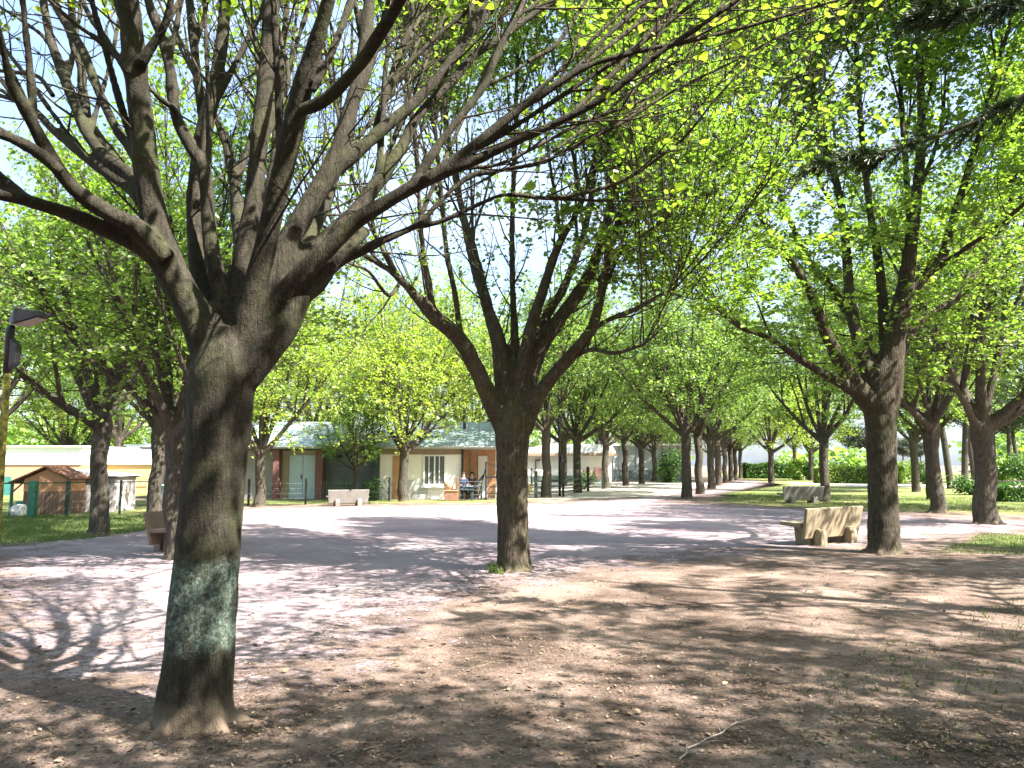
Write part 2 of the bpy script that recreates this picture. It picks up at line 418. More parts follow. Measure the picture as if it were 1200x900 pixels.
# ================================================================ HERO TREE
def px_limb(base, spec, d0, d1, ext=2.5, rng=None, up=.06, rscale=1.0, power=1.2):
    """spec: (px,py,rpx) list; depth from d0 to d1"""
    n = len(spec); pts = []; rad = []
    cum = [0]
    for a, b in zip(spec[:-1], spec[1:]): cum.append(cum[-1]+math.hypot(a[0]-b[0], a[1]-b[1]))
    for (x, y, r), c in zip(spec, cum):
        t = (c/cum[-1]); d = d0+(d1-d0)*t**power
        pts.append(P(x, y, d)-base); rad.append(r/F*d*rscale)
    pts = np.array(pts); rad = np.array(rad)
    if ext > 0:
        dd = pts[-1]-pts[-2]; e, er = grow(rng, pts[-1], dd, ext, rad[-1], max(.006, rad[-1]*.2), up, .16, 6)
        pts = np.vstack([pts, e[1:]]); rad = np.concatenate([rad, er[1:]])
    return smooth_path(pts, rad, 4)

rng = np.random.default_rng(11)
HB = G(229, 846); hd = HB[1]
tr_spec = [(228,846,45),(229,815,41),(233,770,39),(237,720,37.5),(243,650,36),(250,570,35.5),(256,500,36.5),(261,440,38),(266,412,33),(270,385,20)]
tp = np.array([P(x, y, hd)-HB for x, y, r in tr_spec]); trd = np.array([r/F*hd for _, _, r in tr_spec])
tp[0][2] = -.06
h_trunk = (tp, trd)
D0 = hd
hl = []
def HL(spec, d1, d0=None, ext=2.5, up=.06):
    hl.append(px_limb(HB, spec, D0 if d0 is None else d0, d1, ext*1.25 if ext >= 2 else ext, rng, up, .72))
# left group
HL([(256,450,30),(236,385,29),(215,345,27),(196,308,27),(182,262,24),(172,205,21),(167,150,20),(161,100,19),(155,45,20),(148,-15,19),(140,-90,15)], D0-.45, ext=3)
HL([(165,75,9),(180,50,9),(196,22,8),(203,-20,7)], D0-.5, d0=D0-.35, ext=2)
HL([(206,328,17),(168,292,15),(125,270,14),(85,252,12.5),(40,238,11.5),(0,228,11),(-70,216,9)], D0-.7, d0=D0-.1, ext=2.5)
HL([(196,305,18),(162,268,16),(132,252,15),(95,228,13.5),(70,200,13),(46,160,12),(28,125,10),(12,95,8),(0,43,6.5),(-20,-10,6)], D0-1.1, d0=D0-.2, ext=2.5)
HL([(72,203,12),(52,185,11),(30,170,11),(0,157,10),(-60,140,8)], D0-1.0, d0=D0-.6, ext=2)
HL([(170,245,11),(156,224,10),(124,202,9),(95,180,8.5),(62,152,7.5),(35,125,6),(0,112,5),(-40,105,4)], D0+.9, d0=D0-.1)
HL([(176,232,12),(153,204,11),(122,182,10.5),(100,152,10),(85,115,9),(72,82,9),(60,48,8),(52,10,7),(45,-40,6)], D0+1.2, d0=D0-.1)
HL([(148,202,9),(128,178,10),(104,145,10),(97,110,9),(95,75,8),(87,38,7),(82,-20,6)], D0+1.6, d0=D0+.4)
HL([(63,60,4.5),(50,42,4.5),(28,26,4),(0,8,3.5)], D0+1.3, d0=D0+1.0, ext=1)
HL([(166,195,9),(153,176,8.5),(132,143,8.5),(112,98,8.5),(96,58,8),(76,25,8),(55,-10,7)], D0+.6, d0=D0-.2)
HL([(150,85,6),(137,65,6),(122,42,6),(105,18,6),(88,-15,5.5)], D0+.1, d0=D0-.35)
HL([(128,52,4),(98,35,3.5),(72,14,3),(55,-10,3)], D0-.2, d0=D0-.1, ext=1)
HL([(62,112,4),(45,90,3.5),(20,85,3.5),(-10,82,3)], D0+.2, d0=D0-.1, ext=1)
# centre
HL([(262,420,25),(250,372,19),(236,335,15),(229,290,13.5),(228,240,13.5),(233,190,14),(240,150,14.5),(253,95,12),(261,40,11),(264,-15,10)], D0+1.0, ext=3, up=.15)
HL([(240,150,9),(234,112,8.5),(228,60,8),(222,0,7.5),(218,-50,7)], D0+1.2, d0=D0+.7, ext=2.5)
HL([(264,418,24),(262,372,18),(256,330,15),(246,280,13),(243,230,12),(238,195,12),(222,168,11.5),(206,135,10.5),(200,85,10),(190,45,9),(175,5,8.5),(165,-40,8)], D0+.35, ext=2.5)
HL([(216,152,6),(204,128,6),(190,118,5.5),(173,102,4)], D0, d0=D0+.2, ext=.8)
HL([(290,330,13),(281,270,13),(276,225,10),(268,180,8.5),(256,145,6.5),(246,120,5)], D0+1.3, d0=D0+.3, ext=1.5)
HL([(276,400,22),(281,345,19),(286,295,17.5),(297,240,15.5),(302,185,15),(308,130,15),(313,75,14),(317,20,13.5),(319,-30,13)], D0+.5, ext=3.5, up=.2)
HL([(312,250,10),(322,190,9),(326,130,8),(330,70,6),(336,10,5)], D0+1.5, d0=D0+.6, ext=2)
HL([(335,115,4.5),(338,85,4),(330,50,4),(322,15,3.5)], D0+.1, d0=D0, ext=1)
HL([(284,420,26),(292,360,21),(308,300,19),(322,240,18.5),(336,180,19),(350,120,18),(362,75,15),(374,38,13.5),(386,-5,12.5),(395,-50,12)], D0-.7, ext=3)
HL([(350,130,12),(376,120,11.5),(400,100,12),(424,72,12),(446,38,11.5),(466,5,11),(490,-45,10)], D0-1.2, d0=D0-.5, ext=3)
HL([(366,108,6),(384,72,6.5),(398,38,7),(410,5,7.5),(418,-30,7)], D0-.2, d0=D0-.5, ext=2)
# centre right
HL([(290,430,26),(310,350,21),(335,290,19),(362,240,18),(388,198,17.5),(402,160,15),(413,120,13),(424,78,12),(430,30,11),(434,-25,10)], D0+.55, ext=3)
HL([(392,200,13),(416,180,11.5),(452,148,10.5),(489,117,10),(523,80,9.5),(548,42,9),(568,5,8),(585,-30,7)], D0+.9, d0=D0+.3, ext=3)
HL([(440,156,7),(450,118,7),(463,78,6.5),(478,38,6),(492,0,5.5)], D0+1.2, d0=D0+.6, ext=2)
HL([(452,112,5),(468,88,5),(496,58,5),(524,32,5),(556,6,4.5)], D0+1.0, d0=D0+.8, ext=2)
HL([(318,345,17),(345,310,17),(378,285,16),(412,255,15),(442,214,12),(468,176,10.5),(486,142,9),(502,122,8),(530,95,8),(554,66,8),(580,48,7),(612,26,6.5),(650,0,6)], D0+1.2, d0=D0+.1, ext=2.5)
HL([(330,330,9),(352,300,12),(368,268,12),(382,238,11),(392,205,9)], D0+1.4, d0=D0+.4, ext=2, up=.3)
# long right limbs
HL([(300,400,22),(318,362,18),(352,322,16),(386,290,15),(422,256,13.5),(466,229,12),(512,206,10.5),(550,192,9.5),(582,175,9),(616,160,8.5),(667,137,8),(716,108,8),(770,64,6.5),(815,34,5.5),(850,10,5),(880,-15,4)], D0-.5, ext=2.5)
HL([(498,212,9),(535,186,8.5),(570,160,8.5),(606,131,8),(645,104,7.5),(683,80,7),(718,68,6),(752,59,5),(800,50,4),(850,38,3.5),(915,20,3),(975,2,2.2)], D0-.2, d0=D0-.2, ext=1.5)
HL([(668,88,5),(692,62,5.5),(716,38,5.5),(750,6,5),(775,-25,4)], D0+.1, d0=D0-.2, ext=1.5)
HL([(478,225,8),(492,203,8),(514,170,7.5),(540,136,7.5),(568,99,7.5),(582,64,6.5),(598,32,6),(614,14,5),(645,2,4.5),(680,-12,4)], D0+.3, d0=D0-.1, ext=2)
HL([(566,102,4.5),(598,87,4.5),(626,68,4),(650,54,4),(670,27,3.5),(690,-4,3)], D0+.3, d0=D0+.15, ext=1.5)
HL([(455,236,4.5),(480,215,4.5),(512,199,3.5),(545,196,3.2),(583,193,3),(632,170,3),(684,143,2.8),(732,126,2.6),(768,110,2.2),(812,80,1.8)], D0+.5, d0=D0-.05, ext=1)
HL([(283,440,32),(312,405,30),(333,380,27),(350,350,21),(372,325,17),(398,304,14),(424,293,9),(452,280,7.5),(490,263,6.5),(512,240,5.5),(548,208,5),(584,200,4.6),(637,190,4.2),(667,173,4),(717,150,3.6),(750,130,3.2),(783,110,2.8),(818,92,2.4),(850,77,2)], D0+.6, ext=1.2)
HL([(486,266,5.5),(517,259,5.2),(560,240,4.8),(593,228,4.4),(637,232,3.6),(697,235,2.4)], D0+.3, d0=D0+.25, ext=.5)
HL([(640,230,2.6),(667,230,3.4),(717,217,3.2),(750,200,2.8),(800,163,2.3),(835,120,1.8)], D0+.2, d0=D0+.28, ext=.6)
HL([(360,345,14),(378,330,12),(396,300,12),(412,285,12),(430,270,9)], D0+.6, d0=D0+.1, ext=0)

xr = np.random.default_rng(41)
hx = []
for p, q in hl:
    if q[0] < .03: continue
    for f in range(3):
        j = int(len(p)*(.12+.5*xr.random())); dv = p[j+1]-p[j]; dv /= np.linalg.norm(dv)
        if p[j][2] < 2.9: continue
        a = xr.normal(0, 1, 3); a[2] = 0; a[1] = abs(a[1])*1.2; a /= np.linalg.norm(a)
        hx.append(grow(xr, p[j], dv*.9+a*.36+np.array([0,0,.3]), 2.4+2.8*xr.random(), min(q[j]*.6, .030), .006, .12, .08, 10))
hl += hx
hero = empty('linden_tree', HB, 0, 'largest tree, grey trunk with a pale green lichen band, left foreground', 'tree', 'linden trees round the square')
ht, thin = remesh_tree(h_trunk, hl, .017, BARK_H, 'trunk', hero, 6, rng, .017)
def hero_leaf(A):
    hor = np.hypot(A[:, 0]+.0, A[:, 1]); w = A+HB
    u = w[:, 0]/np.maximum(w[:, 1], .1)*F+600
    vv = (w[:, 2]-EYE)/np.maximum(w[:, 1], .1)*F
    pr = np.clip((hor-2.0)/2.2, 0, 1)*.8
    pr = np.where((A[:, 2] > 6.0) | ((vv > 560) & (A[:, 2] > 4.6)), 1.3, pr)
    return pr
tb, lb = plant_tree(hl, rng, sub_gap=.62, sub_len=1.0, sub_up=.3, twig_gap=.2, twig_len=.32, nleaf=3.4, lsize=.066, rich=True, leaf_fn=hero_leaf, zmin=2.9, sub_r=.010)
merge(thin, tb)
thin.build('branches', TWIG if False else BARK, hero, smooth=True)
lb.build('crown', LEAF_Y, hero, tint=True)

# ================================================================ MIDDLE TREE (T2)
def traced_tree(base_px, trunk_spec, limb_specs, label, seed, voxel=.03, leafkw={}, leafm=LEAF_N, bark_=BARK, nextra=8):
    rng = np.random.default_rng(seed)
    B = G(*base_px); d = B[1]
    tp = np.array([P(x, y, d)-B for x, y, r in trunk_spec]); trd = np.array([r/F*d for _, _, r in trunk_spec]); tp[0][2] = -.08
    L = [px_limb(B, s, d, d+dd, ext, rng, .1, .76) for s, dd, ext in limb_specs]
    extra = []
    for p, q in L[:]:
        for f in range(nextra):
            j = int(len(p)*(.3+.5*rng.random())); dv = p[j+1]-p[j]; dv /= np.linalg.norm(dv)
            a = rng.normal(0, 1, 3); a[2] = abs(a[2])*.2; a /= np.linalg.norm(a)
            extra.append(grow(rng, p[j], dv*.8+a*.5+np.array([0,0,.35]), 2.2+2.8*rng.random(), q[j]*.45, .007, .35, .14, 8))
    root = empty('linden_tree', B, 0, label, 'tree', 'linden trees round the square')
    t, thin = remesh_tree((tp, trd), L+extra, voxel, bark_, 'trunk', root, 5, rng)
    tb, lb = plant_tree(L+extra, rng, **leafkw); merge(thin, tb)
    thin.build('branches', bark_, root, smooth=True); lb.build('crown', leafm, root, tint=True)
    return root

T2 = traced_tree((603,668),
  [(603,668,22),(602,655,19.5),(601,620,18),(600,580,18),(600,545,18.5),(600,515,20),(601,490,20),(602,468,13)],
  [([(592,505,16),(579,478,15),(561,438,13.5),(539,398,13),(511,372,12.5),(492,352,9.5),(475,333,7),(456,316,5),(430,301,4),(400,280,3)], -1.2, 1.5),
   ([(508,370,7),(502,332,6),(496,298,5),(492,250,4.5),(488,180,4),(480,110,3.5)], -1.0, 1.5),
   ([(540,397,6),(534,350,5),(524,300,4.5),(518,240,4),(512,170,3.5)], -.5, 1.5),
   ([(596,500,17),(589,440,14),(584,400,12.5),(573,366,10),(564,329,8),(554,288,6),(540,240,5),(528,180,4.5),(520,110,4)], .8, 2),
   ([(600,480,15),(603,425,9),(603,382,6.5),(601,344,5.5),(600,282,5),(601,235,4.5),(604,150,4),(606,70,3.5)], 1.6, 2),
   ([(604,495,15),(612,430,11),(622,385,9.5),(635,344,9),(648,304,7.5),(660,276,6.5),(678,245,5),(698,180,4.2),(712,90,3.5)], -.6, 2),
   ([(608,490,17),(626,425,13),(648,384,12),(673,351,11),(694,314,9.5),(709,268,7.5),(719,229,6.5),(735,150,5.5),(752,60,4.5)], .6, 2),
   ([(612,505,15),(629,468,12.5),(648,440,11),(673,413,10),(694,384,9),(705,345,7),(713,300,6),(728,250,5),(752,180,4)], -1.6, 2),
   ([(700,330,5),(729,296,4.5),(765,268,4),(800,240,3.5),(850,190,2.5)], -.8, 1),
   ([(692,388,5),(715,374,4.5),(745,362,4),(775,345,3)], -2.2, 1),
   ([(660,427,4.5),(690,410,3.8),(720,414,3.2),(750,405,2.5)], -2.0, .8),
   ([(594,490,14),(586,430,10),(577,380,8),(560,330,6.5),(545,270,5),(535,200,4)], 2.4, 2),
   ([(606,490,14),(618,420,9),(640,370,8),(664,330,7),(690,250,5.5),(700,150,4.5)], 2.4, 2),
   ([(470,330,3.5),(455,346,3.2),(432,318,2.5),(412,310,2)], -2.0, .5)],
  'furrowed tree with a vase of nearly bare limbs, middle of the picture', 5,
  leafkw=dict(sub_gap=.33, sub_len=1.6, sub_up=.8, twig_gap=.18, twig_len=.4, nleaf=2.8, lsize=.065, leaf_fn=lambda A: np.where(A[:, 2] > 8.6, 6.5, 1.0), rich=True, zmin=2.9, sub_r=.016))
T3 = traced_tree((1036,648),
  [(1036,648,21),(1036,636,18),(1035,600,16.5),(1034,550,16),(1032,505,17),(1033,470,20),(1035,440,17),(1037,415,11)],
  [([(1026,480,18),(1005,456,15),(985,425,11),(965,384,9),(952,348,7.5),(930,310,6),(900,268,5),(868,215,4),(845,170,3)], -1.4, 2),
   ([(1015,468,10),(998,457,9),(969,440,7.5),(940,423,6),(905,398,4.5),(870,385,3.5),(838,360,2.5)], -2.4, 1),
   ([(1030,470,18),(1014,425,12),(997,362,8.5),(992,295,7.5),(984,230,6.5),(965,160,5.5),(950,90,4.5)], .8, 2),
   ([(1040,450,14),(1038,400,10),(1034,345,8),(1028,295,7),(1020,250,6),(1010,160,5),(1004,60,4.5)], 1.6, 2),
   ([(1040,465,22),(1048,400,17),(1060,340,13),(1067,290,10),(1074,230,8.5),(1080,160,7.5),(1078,80,6),(1074,10,5)], -.6, 2),
   ([(1052,365,9),(1062,320,7),(1066,270,6),(1062,200,5),(1056,120,4.5)], .5, 2),
   ([(1062,345,11),(1082,325,9),(1105,298,8),(1116,262,7),(1130,215,6),(1150,150,5),(1168,80,4)], -1.2, 2),
   ([(1085,322,5.5),(1110,306,5),(1139,286,4.5),(1171,263,4),(1205,235,3)], -2.0, 1.5),
   ([(1045,455,13),(1060,400,9),(1085,370,7),(1120,350,6),(1150,310,5),(1180,260,4)], 2.2, 1.5),
   ([(1030,455,12),(1010,400,8),(980,345,6.5),(945,300,5),(915,230,4),(890,150,3.5)], 2.4, 1.5)],
  'thick trunked leafy tree standing right of the near concrete bench', 8,
  leafkw=dict(sub_gap=.3, sub_len=1.6, sub_up=.45, twig_gap=.11, twig_len=.5, nleaf=10, lsize=.075, rich=True, zmin=2.7, sub_r=.015, spray=.6, leaf_fn=lambda A: np.where(A[:, 2] > 8.6, 1.5, 1.0)))

# ================================================================ GENERIC TREES
def proto_tree(seed, kind='mid', H=10.5, r=.22, hf=2.5, n=9, spread=1.0, leafm=LEAF_F, barkm=BARK_FAR, lean=(0,0), dens=1.0):
    rng = np.random.default_rng(seed)
    trunk, limbs = generic_limbs(rng, H, hf, r, n, spread, lean)
    root = empty('linden_tree')
    if kind == 'mid':
        t, thin = remesh_tree(trunk, limbs, .04, barkm, 'trunk', root, 5, rng)
        tb, lb = plant_tree(limbs, rng, .34, 1.7, .3, .13, .5, 5.2*dens, .085, True, zmin=hf+.2, spray=.5)
        merge(thin, tb); thin.build('branches', barkm, root, smooth=True)
    else:
        simple_trunk(trunk, limbs, barkm, root, rng)
        tb, lb = plant_tree(limbs, rng, .34, 1.8, .2, .19, .6, 9.0*dens, .105, False, zmin=hf+.05, spray=.5)
        tb.build('branches', barkm, root)
    lb.build('crown', leafm, root, tint=True)
    return root
protos = {
 'm1': proto_tree(21, 'mid', 10.5, .26, 2.6, 9, 1.1, LEAF_N),
 'm2': proto_tree(22, 'mid', 10.0, .2, 2.7, 8, 1.0, LEAF_N),
 'f1': proto_tree(31, 'far', 10.0, .21, 2.7, 9),
 'f2': proto_tree(32, 'far', 9.6, .2, 2.9, 8, 1.05),
 'f3': proto_tree(33, 'far', 9.8, .2, 2.6, 9, 1.1),
 'y1': proto_tree(34, 'far', 9.0, .2, 2.2, 9, 1.15, LEAF_Y, BARK_FAR, dens=.75),
}
used = set()
def put(kind, loc, rz, s, label, group='linden trees round the square', name='linden_tree', tilt=(0,0), zs=1.0):
    src = protos[kind]
    if kind in used: o = copy_tree(src)
    else: o = src; used.add(kind)
    o.name = name; zs = {'y1':1.2,'f1':1.2,'f2':1.2,'f3':1.2,'m1':1.12,'m2':1.12}.get(kind, 1.0)*zs; o.location = (loc[0], loc[1], 0); o.rotation_euler = (tilt[0], tilt[1], rz); o.scale = (s, s, s*zs)
    tag(o, label, 'tree', group); return o
put('m1', G(1158,614), .4, 1.05, 'stout leafy tree at the right edge, on the edge of the gravel')
put('m2', G(1098,601), 2.1, 1.1, 'slimmer tree just left of the stout tree at the right edge, by the lawn')
put('m2', G(206,655), 4.0, .82, 'slender mossy tree close behind the big lichen banded trunk', tilt=(0,.05))
put('m2', G(113,628), 2.6, .95, 'tree on the left lawn in front of the garden hut')
put('m2', G(181,612), 5.2, .92, 'tree between the hut and the brown concrete bench, by the pale green fence post')
put('f1', G(967,588), 1.0, .95, 'tree rising behind the right end of the far concrete bench', tilt=(0,.04))
put('y1', G(303,594), .5, .92, 'dappled pale trunk of a tree in front of the grey end of the building')
put('y1', G(473,588), 3.1, 1.0, 'tree with airy yellow green crown before the white building wall')
AL = [(640,583.5),(677,578),(710,573),(733,569.5),(752,567),(767,564.5),(778,562.5),(788,560.5)]
AR = [(805,584),(820,579),(834,573),(842,569),(850,566),(857,564),(862,563),(868,561)]
ordn = ['nearest', 'second', 'third', 'fourth', 'fifth', 'sixth', 'seventh', 'farthest']
rr = random.Random(4)
for i, (x, y) in enumerate(AL):
    put(['f2','f1','f3'][i % 3], G(x, y), rr.random()*6, 1.05+.12*rr.random(), 'tree in the left row of the avenue, %s from the square' % ordn[i], 'avenue trees, left row')
for i, (x, y) in enumerate(AR):
    put(['f3','f2','f1'][i % 3], G(x, y), rr.random()*6, 1.05+.12*rr.random(), 'tree in the right row of the avenue, %s from the square' % ordn[i], 'avenue trees, right row')
X_ = lambda px, d: (px-600)/F*d
# trees behind the buildings and along the edges
bg = [((-30,52),'y1',1.2,'pale trunked tree far behind the garden hut'),
      ((-25.5,50),'f1',1.15,'tree behind the low yellow building, farther left'),
      ((-19,56),'f2',1.25,'tree behind the low yellow building, farther right'),
      ((-13,50),'y1',1.45,'airy tree rising behind the left end of the long building'),
      ((-8,55),'f3',1.4,'tree rising behind the blue door of the long building'),
      ((-3,50),'y1',1.4,'airy tree rising behind the window of the long building'),
      ((4,60),'f1',1.2,'tree rising behind the porch of the long building'),
      ((-36,45),'f2',1.1,'tree at the far left edge beyond the salmon wall'),
      ((10,88),'f1',1.3,'tree behind the white hall, left of the avenue'),
      ((17,95),'f3',1.3,'tree closing the view behind the white hall'),
      ((23.5,70),'y1',1.3,'sunlit yellow green tree right of the avenue, near its end'),
      ((31,80),'y1',1.3,'sunlit yellow green tree before the dark hedge'),
      ((37,101),'f2',1.2,'tree beyond the dark hedge at the far right of the lawn'),
      ((26,98),'y1',1.2,'yellow green tree at the end of the avenue'),
      ((-16.5,24),'f3',1.0,'leafy tree left of the garden hut, behind the lamp'),
      ((-13.5,31),'f1',.95,'leafy tree on the lawn behind the garden hut fence'),
      ((20,27),'f2',1.05,'leafy tree right of the stout tree, half out of the picture'),
      ((19.5,36),'f1',1.0,'leafy tree beyond the lawn at the right edge'),
      ((24,46),'f3',1.1,'leafy tree in front of the pines at the right')]
bg += [((X_(418,34.9),34.9),'f3',.52,'small low tree whose dark leaves hang before the blue grey wall')]
for (x, y), k, s, lab in bg: put(k, (x, y), rr.random()*6, s, lab, 'trees round the park')
# trees standing outside the picture that shade the ground
for (x, y), k, s in [((4.0,-1.6),'m1',1.1), ((1.2,-4.5),'m2',1.1), ((8.0,-7),'f3',1.1), ((-8,-5),'f1',1.1), ((-1,-9),'f3',1.1), ((16.5,2),'f2',1.1), ((-8.5,-1.5),'f3',1.0), ((10.0,1.6),'m1',1.0), ((8.6,-1.8),'f3',1.0), ((3.5,-6.0),'f1',1.05), ((14.6,10.0),'f3',1.0), ((-3.0,-3.2),'f2',1.0), ((14.5,-3.5),'f2',1.0)]:
    put(k, (x, y), rr.random()*6, s, 'shade tree outside the picture beside the photographer', 'shade trees beside the photographer')

# ---------------------------------------------------------------- conifers
def cedar():
    rng = np.random.default_rng(77); B = np.array([9.2, 6.6, 0.])
    root = empty('conifer_tree', B, 0, 'dark evergreen whose long needled boughs reach in from the right edge', 'tree')
    tk = MB(); tk.tube([(0,0,-.1),(0,0,.3),(.05,0,2.5),(0,.05,6),(0,0,11)], [.36,.27,.22,.15,.03], 14); tk.build('trunk', BARK, root, smooth=True)
    bb = MB(); nb = MB(); boughs = []
    def bough(pts, r): boughs.append(smooth_path(np.array(pts), np.linspace(r, .006, len(pts)), 4))
    bough([P(1600,40,6.8)-B, P(1400,70,6.8)-B, P(1240,95,6.9)-B, P(1150,140,7.1)-B, P(1060,172,7.3)-B, P(1000,184,7.5)-B, P(938,195,7.6)-B], .04)
    bough([P(1600,-60,6.8)-B, P(1350,-40,6.5)-B, P(1220,-10,6.3)-B, P(1130,12,6.2)-B, P(1060,5,6.2)-B], .035)
    for k in range(16):
        a = R(k*67); z = 4.5+k*.38; L = 3.6*(1-k/22)
        if math.cos(a) < -.3 and abs(math.sin(a)) < .75: L *= .55
        bough([(0,0,z), (math.cos(a)*L*.5, math.sin(a)*L*.5, z+.15), (math.cos(a)*L, math.sin(a)*L, z-.35)], .035)
    pos = []; dr = []
    for p, q in boughs:
        bb.tube(p, q, 6, cap=False); L = np.linalg.norm(np.diff(p, axis=0), axis=1).sum(); n = int(L*26)
        for s in rng.random(n):
            i = int(s*(len(p)-2)); T = p[i+1]-p[i]; T = T/np.linalg.norm(T)
            if s < .12: continue
            sd = np.cross(T, (0,0,1)); sd /= np.linalg.norm(sd)+1e-9
            d = T*.6+sd*rng.choice([-1,1])*.6+np.array([0,0,-.15+.15*rng.normal()])
            ln = (.18+.35*rng.random()); e = p[i]+d*ln; bb.tube([p[i], (p[i]+e)/2+np.array([0,0,.02]), e], [.005,.004,.002], 3, cap=False)
            m = 60; t = rng.random(m)[:, None]; pos.append(p[i]+(e-p[i])*t); dr.append(np.tile(d, (m, 1))*.8+rng.normal(0, .5, (m, 3)))
    pos = np.concatenate(pos); dr = np.concatenate(dr); n = len(pos)
    nrm = norm(rng.normal(0, 1, (n, 3))); d = norm(dr); s = norm(np.cross(nrm, d)); L = (.05+.06*rng.random(n))[:, None]
    V = np.stack([pos-s*.005, pos+s*.005, pos+d*L+s*.002, pos+d*L-s*.002], 1).reshape(-1, 3); b = np.arange(n)*4
    nb.add(V, np.stack([b, b+1, b+2, b+3], 1), rng.random(n))
    bb.build('branches', BARK, root, smooth=True); nb.build('crown', NEEDLE, root, tint=True)
cedar()

def proto_pine(seed):
    rng = np.random.default_rng(seed); root = empty('pine_tree')
    tk = MB(); H = 9.5
    lean = rng.normal(0, .25, 2)
    pts = [(0,0,-.1),(0,0,.4),(lean[0]*.4,lean[1]*.4,3),(lean[0],lean[1],6),(lean[0]*1.4,lean[1]*1.2,H-1)]
    p, q = smooth_path(pts, [.3,.24,.2,.17,.08], 3); tk.tube(p, q, 9)
    top = np.array(pts[-1]); lb = MB(); bb = MB()
    for k in range(26):
        a = rng.random()*6.28; z0 = 4.2+rng.random()*4.2; L = 2.2+1.4*rng.random()
        st = np.array([lean[0]*z0/7, lean[1]*z0/7, z0]); b_, br = grow(rng, st, (math.cos(a), math.sin(a), .45), L, .05, .01, .1, .2, 4); bb.tube(b_, br, 5, cap=False)
        for j in (2, 3, 4):
            n = 150; c = b_[j]; pos = c+rng.normal(0, 1, (n, 3))*np.array([.55,.55,.22]); leaves(lb, pos, rng.normal(0, 1, (n, 3)), .17, rng, False, 1.2)
    tk.build('trunk', BARK_FAR, root, smooth=True); bb.build('branches', BARK_FAR, root); lb.build('crown', NEEDLE, root, tint=True)
    return root
protos['p1'] = proto_pine(5); protos['p2'] = proto_pine(6)
pines = [((995,553),1.15,'pine seen between the two trunks, left one of a pair'),((1015,553),1.1,'pine right beside the thick trunked tree, behind the clipped hedge'),
 ((1058,553),.8,'thin pine left of the flat topped pines'),((1068,552),.75,'flat topped pine in the middle of the small group'),((1080,552),.8,'flat topped pine at the right of the small group'),
 ((1114,573),1.0,'dark pine trunk just right of the slimmer tree'),((1131,571),1.0,'dark pine trunk nearer the stout tree, with ivy at its foot'),((1143,568),1.1,'dark pine trunk touching the stout tree'),
 ((1166,562),1.1,'pine just right of the stout tree'),((1184,566),1.0,'leaning thick pine trunk at the right edge'),((1194,562),1.1,'pine at the very right edge')]
for i, ((x, y), s, lab) in enumerate(pines):
    put(['p1','p2'][i % 2], G(x, y), rr.random()*6, s, lab, 'pines beyond the lawn', 'pine_tree', tilt=((0,.08) if 'leaning' in lab else (0,0)))

# ================================================================ GROUND
def sheet(name, pts, z, m, wob=.3, seed=0, dens=.6, kind='structure'):
    pts = [np.array(p[:2], float) for p in pts]; out = []
    for a, b in zip(pts, pts[1:]+pts[:1]):
        L = np.linalg.norm(b-a); n = max(1, min(80, int(L/dens)))
        for k in range(n):
            p = a+(b-a)*k/n
            if wob:
                nv = mnoise.noise_vector(Vector((p[0]*.7+seed*7.1, p[1]*.7, seed))) + mnoise.noise_vector(Vector((p[0]*2.7+seed, p[1]*2.7, seed)))*.4
                p = p+np.array([nv[0], nv[1]])*wob
            out.append((p[0], p[1], z))
    bm = bmesh.new(); vs = [bm.verts.new(p) for p in out]; f = bm.faces.new(vs)
    if f.calc_area() and f.normal.z < 0: f.normal_flip()
    bm.normal_update()
    if f.normal.z < 0: f.normal_flip()
    bmesh.ops.triangulate(bm, faces=[f]); me = bpy.data.meshes.new(name); bm.to_mesh(me); bm.free(); me.materials.append(m)
    o = bpy.data.objects.new(name, me); COL.objects.link(o); tag(o, kind=kind); return o
sheet('ground', [(-900,-300),(900,-300),(900,1500),(-900,1500)], 0, DIRT, 0, 0, 5000)
sheet('park_path', [G(925,567.5),G(1010,570.5),G(1110,571.5),(55,52),(55,56),G(1105,568.5),G(1010,567),(30,72),G(925,565.8)], .014, PALEPATH, .15, 6)
sheet('yard_lawn', [(-90,31.8),(-11,31.6),G(300,592),G(400,590),G(445,590),G(600,588.5),(1.5,36.0),(-90,36.3)], .008, LAWN, .15, 8)
sheet('yard_lawn_far', [(-90,36.6),(-19,36.6),(-19,120),(-90,120)], .008, LAWN, .2, 9)
sheet('terrace', [(-4.0,36.5),(2.5,36.2),(8,40),(20,74),(2.0,74),(-4.0,40)], .012, PALEPATH, .1, 10)

